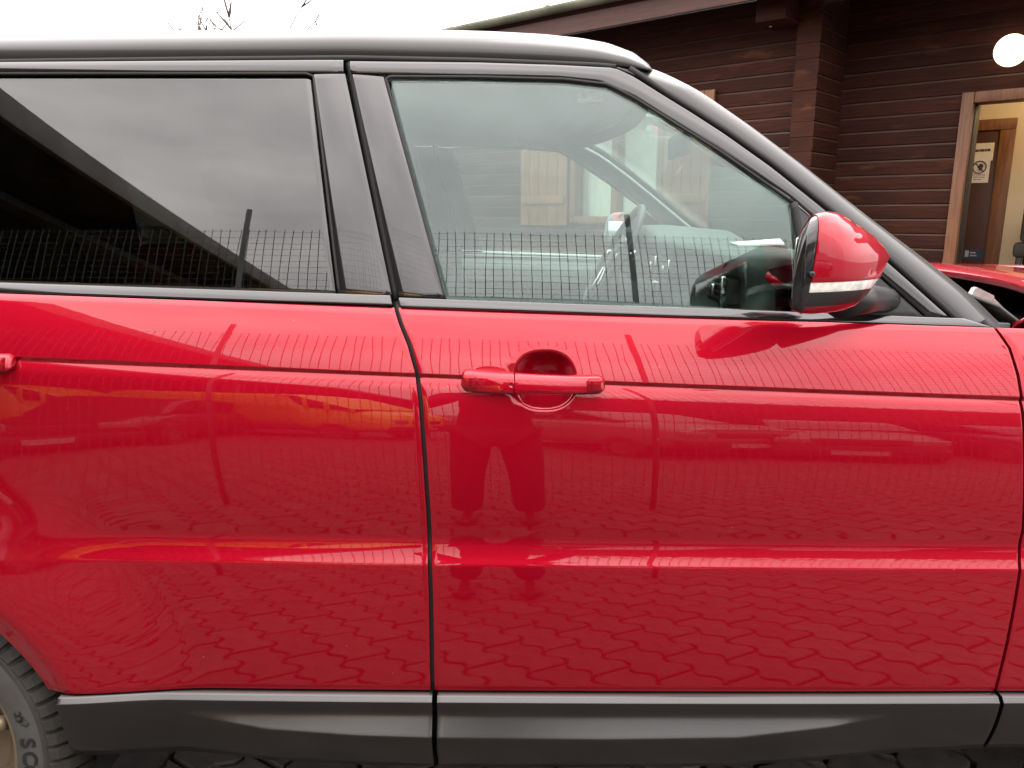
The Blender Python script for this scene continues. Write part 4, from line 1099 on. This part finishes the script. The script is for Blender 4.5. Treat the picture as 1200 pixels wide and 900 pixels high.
# notice on the inner door
def flat_text(txt, M_, size, mt, parent, name='lettering', ax='CENTER'):
    cu = bpy.data.curves.new(name, 'FONT'); cu.body = txt; cu.size = size; cu.extrude = .0004; cu.align_x = ax; cu.align_y = 'CENTER'
    to = bpy.data.objects.new(name, cu); COL.objects.link(to)
    dg = bpy.context.evaluated_depsgraph_get(); me = bpy.data.meshes.new_from_object(to.evaluated_get(dg)); bpy.data.objects.remove(to)
    me.materials.clear(); me.materials.append(MATS[mt]); me.transform(M_)
    o = bpy.data.objects.new(name, me); COL.objects.link(o); o.parent = parent
    return o
def face_m(s, z, yy): return MD @ Matrix.Translation((s, yy, z)) @ Matrix.Rotation(math.pi, 4, 'Z') @ Matrix.Rotation(R(90), 4, 'X')
pin2 = PR - N_ * (RD - .036)
def s_on2(px, py):
    q = on_plane(px, py, pin2, N_); return float(np.dot(q - PR, E_)), float(q[2])
notice = empty('paper_notice', tuple(map(float, pin2 + E_ * s_on2(1149, 190)[0] + np.array((0, 0, 1.9)))), 0, 'white paper notice with a round prohibition sign, taped to the inner door', 'notice')
def np_box(name, px0, py0, px1, py1, yo, mt, root):
    s0, z1 = s_on2(px0, py0); s1, z0 = s_on2(px1, py1)
    o = box_o(name, min(s0, s1), max(s0, s1), -RD + .0305 + yo, -RD + .032 + yo, min(z0, z1), max(z0, z1), mt, None, 0, MD)
    o.parent = root; o.matrix_parent_inverse = root.matrix_basis.inverted(); return o
np_box('sheet', 1135.5, 168.5, 1163, 188, .0015, 'paper', notice); np_box('sheet', 1137, 187, 1157.5, 214, 0, 'paper', notice)
def keep(o, root): o.parent = root; o.matrix_parent_inverse = root.matrix_basis.inverted(); return o
px_ = 1137.5
for w_ in (2.6, 1.6, 3.4, .9, 4.2, 2.2, 3.6):          # heading too blurred to read: word-sized ink marks
    np_box('heading_mark', px_, 175.6 - (px_ - 1137) * .06, px_ + w_, 178.4 - (px_ - 1137) * .06, .0022, 'ink', notice); px_ += w_ + .75
s_, z_ = s_on2(1147.8, 196); 
rc = [(MD @ Vector((s_ + .055 * math.cos(a), -RD + .034, z_ + .055 * math.sin(a)))) for a in np.linspace(0, 2 * math.pi, 33)]
keep(tube('ring_symbol', rc, .005, 'ink', None, 6), notice)
keep(tube('ring_bar', [MD @ Vector((s_ - .036, -RD + .034, z_ - .036)), MD @ Vector((s_ + .036, -RD + .034, z_ + .036))], .0045, 'ink', None, 6), notice)
# raised hand symbol
hp = []
hp.append(tube_mesh([MD @ Vector((s_ - .010, -RD + .034, z_ - .026)), MD @ Vector((s_ - .012, -RD + .034, z_ + .006))], [.013, .017], 8))
for q, (dx, top) in enumerate(((-.026, .022), (-.017, .032), (-.008, .034), (.001, .030))): hp.append(tube_mesh([MD @ Vector((s_ + dx, -RD + .034, z_)), MD @ Vector((s_ + dx - .002, -RD + .034, z_ + top))], .0042, 6))
hp.append(tube_mesh([MD @ Vector((s_ - .002, -RD + .034, z_ - .01)), MD @ Vector((s_ + .016, -RD + .034, z_ + .008))], .0045, 6))
v, f = merge(hp); keep(pyd('hand_symbol', v, f, 'ink', None, True), notice)
for py_, ws_ in ((205.0, (3, 5, 4)), (207.6, (5, 2, 4.5)), (210.2, (4, 4))):
    px_ = 1140.5
    for w_ in ws_: np_box('text_mark', px_, py_ - .5, px_ + w_, py_ + .5, .0009, 'text_grey', notice); px_ += w_ + .9
stk = empty('door_sticker', tuple(map(float, pin2 + E_ * s_on2(1143, 297)[0] + np.array((0, 0, 1.2)))), 0, 'small dark blue sticker with white mark, low on the inner door', 'sticker')
np_box('backing', 1129, 291.5, 1157, 303.5, 0, 'sticker_blue', stk)
np_box('emblem', 1131, 293.5, 1134.5, 301, .0016, 'sticker_white', stk); np_box('text_line', 1136.5, 295.2, 1143, 297, .0016, 'sticker_white', stk); np_box('text_line', 1136.5, 298.6, 1144, 300.4, .0016, 'sticker_white', stk)
# chair in the room
cs, cz = float(np.dot(on_plane(1230, 285, pin + N_ * .35, N_) - PR, E_)), 1.17
chair = empty('chair', tuple(map(float, PR - N_ * (RD - .35) + E_ * cs + np.array((0, 0, .12)))), AZ, 'dark upholstered chair with black legs against the cream room wall', 'chair')
sz_ = float(on_plane(1195, 283, pin + N_ * .3, N_)[2])
chair.location.z = 0.12
hh = sz_ - .12
box_o('seat', -.24, .24, -.24, .24, hh - .13, hh, 'chair_seat', chair, .03)
box_o('backrest', -.24, -.15, -.2, .2, hh + .003, hh + .42, 'chair_seat', chair, .03)
for a in (-.19, .19):
    for b in (-.19, .19): box_o('leg', a - .022, a + .022, b - .022, b + .022, 0, hh - .12, 'chair_leg', chair, .004)
# globe lamp over the door
q = on_plane(1185, 59, PR + N_ * .13, N_)
gl = empty('globe_lamp', tuple(map(float, q)), 0, 'lit round white globe lamp on the wall above the doorway', 'lamp')
bm = bmesh.new(); bmesh.ops.create_uvsphere(bm, u_segments=32, v_segments=20, radius=.118); bmo('globe', bm, 'globe', gl, True)
nb_ = Vector(N_)
tube('lamp_base', [-nb_ * .10, -nb_ * .135], .06, 'lamp_base', gl, 20)
# room lamp (its glow fills the doorway)
rl = PR - N_ * .65 - E_ * 1.7
rlo = empty('ceiling_lamp', (float(rl[0]), float(rl[1]), 2.86), 0, 'ceiling lamp lighting the room behind the doorway', 'lamp')
bm = bmesh.new(); bmesh.ops.create_uvsphere(bm, u_segments=20, v_segments=12, radius=.11)
bmo('lamp_glass', bm, mat('room_globe', (.9, .88, .8), emit=(1, .74, .42), estr=7), rlo, True, (0, 0, -.07))
ld = bpy.data.lights.new('room_bulb', 'POINT'); ld.energy = 13; ld.color = (1, .76, .46); ld.shadow_soft_size = .12
lo_ = bpy.data.objects.new('room_bulb', ld); COL.objects.link(lo_); lo_.parent = rlo; lo_.location = (0, 0, -.25)
# porch floor slab and sheltered side of the porch
box_o('wall_bracket', 0, .12, 0, .02, 0, .02, 'hinge_metal', BLD, .002, Matrix.Translation(tuple(map(float, on_plane(903, 14, P0 + N_ * .1, N_)))) @ Matrix.Rotation(R(90), 4, 'Y'))

# ================================================================== BARE TREE BEHIND
mat('bark', (0.12, 0.10, 0.085), rough=0.9, var=0.3, vscale=6, bump=0.4, bscale=30)
def bare_tree(name, loc, h, label, group, seed):
    r_ = random.Random(seed); root = empty(name, loc, 0, label, 'tree', group); trunk, twig = [], []
    def grow(p, d, L, rad, lev):
        n = 5; pts = [p]; rr = [rad]
        for i in range(n):
            d = (d + Vector((r_.gauss(0, .10), r_.gauss(0, .10), r_.gauss(.03, .06)))).normalized(); p = p + d * L / n; pts.append(p); rr.append(rad * (1 - .55 * (i + 1) / n))
        (trunk if lev < 2 else twig).append(tube_mesh(pts, rr, 6 if lev < 2 else 4))
        if lev >= 4: return
        for k in range(3 if lev else 5):
            t = r_.uniform(.35, 1.0); q = pts[min(n, int(t * n))]
            nd = (d + Vector((r_.gauss(0, .55), r_.gauss(0, .55), r_.gauss(.25, .3)))).normalized()
            grow(q, nd, L * r_.uniform(.5, .72), max(.0155, rr[min(n, int(t * n))] * .6), lev + 1)
    grow(Vector((0, 0, 0)), Vector((0, 0, 1)), h * .42, .16, 0)
    v, f = merge(trunk); pyd('trunk', v, f, 'bark', root, True)
    v, f = merge(twig); pyd('crown', v, f, 'bark', root, True)
bare_tree('bare_tree', (-4.0, 16.0, 0), 7.6, 'bare leafless tree with thin twigs showing above the car roof', None, 5)

# ================================================================== BEHIND THE CAMERA (seen in the paint and the glass)
mat('fence_green', (0.10, 0.108, 0.104), rough=0.5, var=0.2, vscale=6)
FY = -0.76; FH = 2.47
fence = empty('wire_fence', (0, FY, 0), 0, 'tall green welded wire mesh fence along the paved lane', 'fence')
posts = [-7.60, -5.53, -3.46, -1.39, .68, 2.75, 4.82, 6.89]
for k, x in enumerate(posts):
    t = tube('post', [(x, .03, -.02), (x + rng.normal(0, .02), .03, FH + .16)], .0165, 'fence_green', fence, 8)
parts = []
xs_ = np.arange(posts[0], posts[-1], .049)
for x in xs_:
    x = x + rng.normal(0, .003); pts = []
    for z in np.linspace(.05, FH, 8): pts.append((x + rng.normal(0, .004), rng.normal(0, .004), z))
    parts.append(tube_mesh(pts, 0.0021, 4))
for z in np.arange(.05, FH + .01, .049):
    pts = [(x, rng.normal(0, .003), z + rng.normal(0, .004)) for x in np.arange(posts[0], posts[-1] + .01, .31)]
    parts.append(tube_mesh(pts, 0.0012, 4))
v, f = merge(parts); wm = pyd('wire_mesh', v, f, 'fence_green', fence); tag(wm, kind='stuff')

# ---- canopy on columns to the left
mat('concrete', (0.22, 0.215, 0.205), rough=0.85, var=0.2, vscale=1.2, bump=0.1, bscale=20)
mat('soffit_dark', (0.035, 0.032, 0.03), rough=0.85, var=0.3, vscale=1)
mat('steel_dark', (0.04, 0.042, 0.045), rough=0.6, var=0.2)
cnp = empty('canopy', (-5.15, -1.0, 0), 0, 'long dark flat canopy roof on columns beside the car park', 'canopy')
box_o('roof_deck', -13, -.105, -44, .4, 5.60, 5.80, 'soffit_dark', cnp)
box_o('fascia', -.10, 0, -44.1, .5, 5.52, 5.92, 'concrete', cnp, .01)
box_o('fascia', -13, -.105, .41, .5, 5.52, 5.92, 'concrete', cnp, .01)
box_o('back_wall', -13, -.2, -44, -43.8, 0, 5.59, 'soffit_dark', cnp); box_o('back_wall', -13, -12.8, -43.79, .4, 0, 5.59, 'soffit_dark', cnp)
for y in np.arange(-42, 0, 4.5): box_o('cross_beam', -12.7, -.35, y, y + .25, 5.25, 5.595, 'steel_dark', cnp)
box_o('edge_beam', -1.5, -1.2, -43.7, .2, 5.1, 5.25, 'steel_dark', cnp)
for y in (-41, -32, -23, -14): box_o('column', -1.48, -1.22, y, y + .26, 0, 5.1, 'steel_dark', cnp, .01)

# ---- parked vehicles
for nm, c in (('veh_yellow', (.9, .45, .028)), ('veh_dark', (.02, .02, .024)), ('veh_grey', (.16, .165, .17)), ('veh_silver', (.06, .065, .07)), ('veh_white', (.7, .7, .7)), ('veh_blue', (.02, .03, .07))):
    mat(nm, c, rough=.4, spec=.2, coat=.6, coat_rough=.03, var=.06, vscale=2)
mat('veh_glass', (.012, .013, .014), rough=.06, spec=.4, var=.1)
mat('plate', (.38, .38, .37), rough=.5, var=.04)
def vehicle(name, label, cat, loc, rz, paint, prof, cabin, width, wheels, group=None):
    """x forward. prof: (x, z_bottom, z_top, half-width factor); cabin: same for the glazed upper part"""
    root = empty(name, loc, rz, label, cat, group); hw = width / 2
    def loft(nm, pr, mt, pw=.45, grow=1.0):
        P = np.array(pr, float); n = 40; xs = np.linspace(P[0, 0], P[-1, 0], n); V = []; sd = 28
        for x in xs:
            zb, zt, k = (float(np.interp(x, P[:, 0], P[:, c])) for c in (1, 2, 3)); zc, h = (zb + zt) / 2, (zt - zb) / 2
            for q in range(sd):
                a = 2 * math.pi * q / sd; c, s = math.cos(a), math.sin(a)
                V.append((x, hw * k * grow * math.copysign(abs(c) ** pw, c) * (1 - .06 * max(0, s)), zc + h * math.copysign(abs(s) ** pw, s)))
        bmq = bmesh.new(); vs = [bmq.verts.new(p) for p in V]
        for q in grid_faces(n, sd, closed_m=True): bmq.faces.new([vs[i] for i in q])
        bmq.faces.new(vs[:sd]); bmq.faces.new(vs[-sd:])
        return bmo(nm, bmq, mt, root, autos=45)
    loft('body', prof, paint); gc = loft('glasshouse', cabin, 'veh_glass', .5)
    P = np.array(cabin, float); top = P.copy(); top[:, 1] = P[:, 2] - .07; top[:, 2] = P[:, 2] + .012
    loft('roof', [tuple(r) for r in top], paint, .5, .99)
    x0, x1 = P[0, 0], P[-1, 0]
    for t in (.02, .36, .66, .97):
        x = x0 + (x1 - x0) * t; zt = float(np.interp(x, P[:, 0], P[:, 2])); zb = float(np.interp(x, P[:, 0], P[:, 1])); k = float(np.interp(x, P[:, 0], P[:, 3]))
        for s in (-1, 1): box_o('pillar', x - .04, x + .04, s * hw * k - .02, s * hw * k + .012 * s + .01, zb, max(zt - .03, zb + .02), paint, root, .004)
    for x in wheels:
        for s in (-1, 1):
            w = empty('wheel', (x, s * (hw - .1), .32), parent=root)
            lathe('tyre', [(.2, -.1), (.3, -.1), (.32, -.07), (.32, .07), (.3, .1), (.2, .1)], 'tyre', w, 28, 'y', caps=False); lathe('rim', [(0, -.08), (.19, -.09), (.2, -.06), (.2, .06), (.19, .09), (0, .08)], 'rim_metal', w, 24, 'y')
    xf, xr = prof[-1][0], prof[0][0]; zf = (prof[-1][1] + prof[-1][2]) / 2 + .08; zr = (prof[0][1] + prof[0][2]) / 2 + .1
    for s in (-1, 1):
        box_o('headlight', xf - .16, xf + .012, s * hw * .68 - .17, s * hw * .68 + .17, zf - .02, zf + .13, 'veh_lamp', root, .03)
        box_o('tail_light', xr - .012, xr + .10, s * hw * .80 - .09, s * hw * .80 + .09, zr - .05, zr + .20, 'tail_red', root, .02)
    box_o('front_grille', xf - .05, xf + .016, -hw * .42, hw * .42, zf - .03, zf + .08, 'black_plastic', root, .01)
    box_o('front_bumper', xf - .12, xf + .03, -hw * .9, hw * .9, zf - .36, zf - .12, 'black_plastic', root, .04)
    for x, s in ((xf + .031, 1), (xr - .031, -1)): box_o('number_plate', min(x, x + .006 * s), max(x, x + .006 * s), -.26, .26, zf - .29, zf - .18, 'plate', root)
    box_o('rear_bumper', xr - .03, xr + .12, -hw * .9, hw * .9, zf - .36, zf - .14, 'black_plastic', root, .04)
    return root
HATCH = ([(-2.05, .32, .95, .86), (-1.9, .24, 1.02, .97), (-.8, .22, .98, 1), (.8, .22, .95, 1), (1.6, .24, .86, .97), (2.0, .30, .72, .82)],
         [(-2.0, .9, .98, .78), (-1.6, .9, 1.42, .80), (-.9, .9, 1.48, .80), (.2, .9, 1.46, .80), (.6, .9, 1.28, .82), (1.15, .88, .92, .84)])
SUV = ([(-2.2, .38, 1.1, .88), (-2.05, .3, 1.14, .97), (-.8, .28, 1.1, 1), (.9, .28, 1.08, 1), (1.8, .3, 1.02, .97), (2.2, .36, .9, .84)],
       [(-2.12, 1.0, 1.12, .8), (-1.9, 1.0, 1.62, .82), (-.9, 1.0, 1.70, .83), (.3, 1.0, 1.66, .82), (.7, 1.0, 1.42, .83), (1.2, 1.0, 1.08, .85)])
VAN = ([(-2.6, .40, 2.35, .96), (-2.55, .34, 2.42, .99), (.9, .32, 2.42, .99), (1.15, .32, 1.30, 1), (1.7, .32, 1.22, .98), (2.35, .34, 1.02, .95), (2.5, .38, .85, .86)],
       [(.75, 1.1, 2.36, .955), (.95, 1.1, 2.30, .955), (1.2, 1.1, 2.05, .95), (1.95, 1.08, 1.20, .95)])
BUS = ([(-3.4, .40, 1.35, .97), (-3.3, .35, 1.38, 1), (2.6, .35, 1.38, 1), (3.1, .36, 1.32, .98), (3.3, .40, 1.1, .92)],
       [(-3.35, 1.3, 2.4, .95), (-3.2, 1.3, 2.58, .97), (2.3, 1.3, 2.58, .97), (2.75, 1.3, 2.35, .96), (3.22, 1.3, 1.42, .95)])
vehicle('parked_car', 'dark hatchback facing the fence with pale number plate, furthest to the left', 'car', (-4.45, -6.2, -.08), R(86), 'veh_dark', *HATCH, 1.78, (-1.28, 1.3), 'cars parked behind the fence')
vehicle('delivery_van', 'yellow panel van parked behind the dark hatchback', 'van', (-3.45, -8.6, -.08), R(22), 'veh_yellow', *VAN, 2.0, (-1.7, 1.6))
vehicle('minibus', 'yellow minibus with dark window band parked beyond the van', 'minibus', (-5.4, -12.4, -.08), R(4), 'veh_yellow', *BUS, 2.2, (-2.2, 2.1))
vehicle('delivery_van', 'yellow panel van standing under the dark canopy, furthest left', 'van', (-8.2, -9.0, -.08), R(5), 'veh_yellow', *VAN, 2.0, (-1.7, 1.6))
vehicle('parked_car', 'light grey sport utility car parked slantwise right of the photographer', 'car', (1.25, -6.2, -.08), R(62), 'veh_grey', *SUV, 1.9, (-1.4, 1.42), 'cars parked behind the fence')
vehicle('parked_car', 'dark grey hatchback parked between the light grey and the blue cars', 'car', (3.75, -6.0, -.08), R(104), 'veh_silver', *HATCH, 1.78, (-1.28, 1.3), 'cars parked behind the fence')
vehicle('parked_car', 'dark blue car parked between the silver and the black cars', 'car', (6.0, -5.8, -.08), R(95), 'veh_blue', *HATCH, 1.78, (-1.28, 1.3), 'cars parked behind the fence')
vehicle('parked_car', 'black car parked furthest to the right behind the fence', 'car', (8.3, -5.9, -.08), R(92), 'veh_dark', *SUV, 1.86, (-1.4, 1.42), 'cars parked behind the fence')
# ---- low industrial building far behind, right
mat('render_wall', (.22, .19, .17), rough=.9, var=.12, vscale=.6)
wb = empty('warehouse', (9, -24, 0), 0, 'long low grey warehouse at the far side of the car park', 'building')
box_o('wall', -9, 14, -6, 0, 0, 4.6, 'render_wall', wb); box_o('roof', -9.4, 14.4, -6.4, .4, 4.6, 4.9, 'steel_dark', wb, .02)
for k in range(7): 
    w = box_o('window', -7.8 + 3.1 * k, -6.0 + 3.1 * k, 0.002, .04, 1.9, 3.3, 'veh_glass', wb); box_o('sill', -7.9 + 3.1 * k, -5.9 + 3.1 * k, .002, .12, 1.8, 1.897, 'concrete', w)

# ---- evergreen row added behind the parked cars so bonnets and doors reflect dark
mat('leaf_dark', (0.030, 0.045, 0.020), rough=.7, col2=(.015, .024, .011), vscale=3, island=.3)
hd_ = empty('added_hedge', (6.5, -11.2, 0), 0, 'tall dark evergreen row added behind the parked cars to darken reflections', 'added_hedge')
hv, hf = [], []
for k in range(9000):
    lx_, ly_, lz_ = rng.uniform(-6.5, 8.5), rng.uniform(-.9, .9), rng.uniform(.05, 4.0 + .35 * math.sin(rng.uniform(0, 40)))
    if rng.random() < .75: ly_ = .9 * (1 if ly_ > 0 else -1) * (1 - .12 * rng.random())
    a = Vector(rng.normal(0, 1, 3)).normalized(); b_ = a.orthogonal().normalized(); r_ = rng.uniform(.06, .13); c = Vector((lx_, ly_, lz_)); q = len(hv)
    hv += [c - a * r_, c + b_ * r_ * .45, c + a * r_, c - b_ * r_ * .45]; hf.append((q, q + 1, q + 2, q + 3))
fo = pyd('foliage', hv, hf, 'leaf_dark', hd_); tag(fo, kind='stuff')
box_o('inner_growth', -6.3, 8.3, -.7, .7, 0, 3.7, 'leaf_dark', hd_, .2)

# ---- the person taking the picture
mat('jacket', (.006, .0065, .008), rough=.8, var=.25, vscale=12, bump=.2, bscale=40)
mat('trousers', (.006, .0065, .009), rough=.85, var=.2, vscale=14, bump=.2, bscale=60)
mat('skin', (.45, .26, .19), rough=.55, var=.06, vscale=20)
mat('hair', (.03, .02, .014), rough=.7, var=.3, vscale=60)
mat('shoe', (.02, .018, .017), rough=.5, var=.2)
person = empty('person', (-.06, -.42, 0), 0, 'person in dark jacket and trousers holding a phone up in both hands', 'person')
def skinned(name, verts, edges, radii, mt, parent, root=0, sub=2):
    me = bpy.data.meshes.new(name); me.from_pydata(verts, edges, []); me.update()
    o = link(name, me, mt, parent)
    o.modifiers.new('skin', 'SKIN'); 
    for i, r in enumerate(radii): me.skin_vertices[0].data[i].radius = r if hasattr(r, '__len__') else (r, r)
    me.skin_vertices[0].data[root].use_root = True
    s = o.modifiers.new('sub', 'SUBSURF'); s.levels = sub; s.render_levels = sub
    o.modifiers['skin'].use_smooth_shade = True
    return o
# body faces +y
vb = [(0, -.02, .95), (0, -.03, 1.12), (0, -.03, 1.30), (0, -.02, 1.46), (0, .02, 1.56), (0, .04, 1.64), (0, .05, 1.72),
      (-.19, -.02, 1.42), (-.30, .06, 1.18), (-.12, .30, 1.36), (.19, -.02, 1.42), (.30, .06, 1.18), (.14, .30, 1.36)]
eb = [(0, 1), (1, 2), (2, 3), (3, 4), (4, 5), (5, 6), (3, 7), (7, 8), (8, 9), (3, 10), (10, 11), (11, 12)]
rb = [(.17, .12), (.15, .115), (.17, .125), (.13, .09), (.058, .058), (.085, .10), (.075, .09), .07, .055, .042, .07, .055, .042]
lv = [(-.10, -.02, .90), (-.125, .0, .50), (-.14, -.03, .10), (.10, -.02, .90), (.125, .01, .50), (.14, -.02, .10)]
vb2 = vb + lv; n0 = len(vb); eb2 = eb + [(0, n0), (n0, n0 + 1), (n0 + 1, n0 + 2), (0, n0 + 3), (n0 + 3, n0 + 4), (n0 + 4, n0 + 5)]
rb2 = rb + [.095, .068, .055, .095, .068, .055]
bodyo = skinned('body', vb2, eb2, rb2, 'jacket', person)
# trousers follow the legs
tv = [(0, -.02, .97), (-.10, -.02, .88), (-.125, .0, .50), (-.14, -.03, .08), (.10, -.02, .88), (.125, .01, .50), (.14, -.02, .08)]
skinned('trousers', tv, [(0, 1), (1, 2), (2, 3), (0, 4), (4, 5), (5, 6)], [(.18, .135), .108, .083, .075, .108, .083, .075], 'trousers', person)
# head over the collar: skin shell with face features
bm = bmesh.new(); bmesh.ops.create_uvsphere(bm, u_segments=28, v_segments=20, radius=1)
for v in bm.verts:
    x, y, z = v.co; v.co = (x * .078 * (1 - .12 * max(0, -z)), y * .098, z * .118)
    v.co += Vector((0, .055, 1.69))
bmo('head', bm, 'skin', person, True)
pyd('nose', [(-.012, .148, 1.675), (.012, .148, 1.675), (0, .175, 1.668), (0, .150, 1.715)], [(0, 2, 3), (1, 3, 2), (0, 1, 2), (0, 3, 1)], 'skin', person, True)
for s in (-1, 1):
    box_o('ear', s * .078 - .008, s * .078 + .008, .035, .065, 1.66, 1.72, 'skin', person, .006)
    bm = bmesh.new(); bmesh.ops.create_uvsphere(bm, u_segments=10, v_segments=8, radius=.011); bmo('eye', bm, 'veh_dark', person, True, (s * .03, .143, 1.70))
box_o('mouth', -.022, .022, .140, .151, 1.632, 1.640, 'tail_red' if False else 'shoe', person, .003)
bm = bmesh.new(); bmesh.ops.create_uvsphere(bm, u_segments=28, v_segments=20, radius=1)
bmesh.ops.delete(bm, geom=[v for v in bm.verts if v.co.z < -.2 or (v.co.y > .45 and v.co.z < .55)], context='VERTS')
for v in bm.verts: v.co = Vector((v.co.x * .085, v.co.y * .106, v.co.z * .126)) + Vector((0, .048, 1.695))
hr = bmo('hair', bm, 'hair', person, True); shell(hr, .008)
for s, lx_ in ((-1, -.14), (1, .14)):
    bm = bmesh.new(); box(bm, lx_ - .045, lx_ + .045, -.10, .17, 0, .085); bmesh.ops.bevel(bm, geom=bm.edges[:], offset=.03, segments=3, affect='EDGES'); bmo('shoe', bm, 'shoe', person, autos=60)
# hands: palm, four fingers and a thumb closing on the phone edges
for s in (-1, 1):
    hx_ = .06 + s * .092; hy_, hz_ = .392, 1.405
    verts = [(hx_ + s * .045, hy_ - .07, hz_ - .05), (hx_ + s * .012, hy_ - .012, hz_)]; edges = [(0, 1)]; rad = [.028, (.030, .018)]
    for q in range(4):
        b = len(verts); zz = hz_ + .03 - q * .02; L = (.062, .07, .066, .052)[q]
        verts += [(hx_ + s * .008, hy_ - .004, zz), (hx_ - s * .006, hy_ + .016, zz + .002), (hx_ - s * (.006 + L * .45), hy_ + .018, zz + .003)]
        edges += [(1, b), (b, b + 1), (b + 1, b + 2)]; rad += [.010, .009, .0075]
    b = len(verts); verts += [(hx_ + s * .006, hy_ - .022, hz_ + .006), (hx_ - s * .014, hy_ - .020, hz_ + .030), (hx_ - s * .022, hy_ - .016, hz_ + .052)]
    edges += [(1, b), (b, b + 1), (b + 1, b + 2)]; rad += [.012, .010, .008]
    skinned('hand', verts, edges, rad, 'skin', person, 1, 1)
ph = box_o('phone', -.078, .078, -.018, -.010, 1.372, 1.446, 'gloss_black', None, .003); tag(ph, 'black phone held up sideways by the person', 'phone')
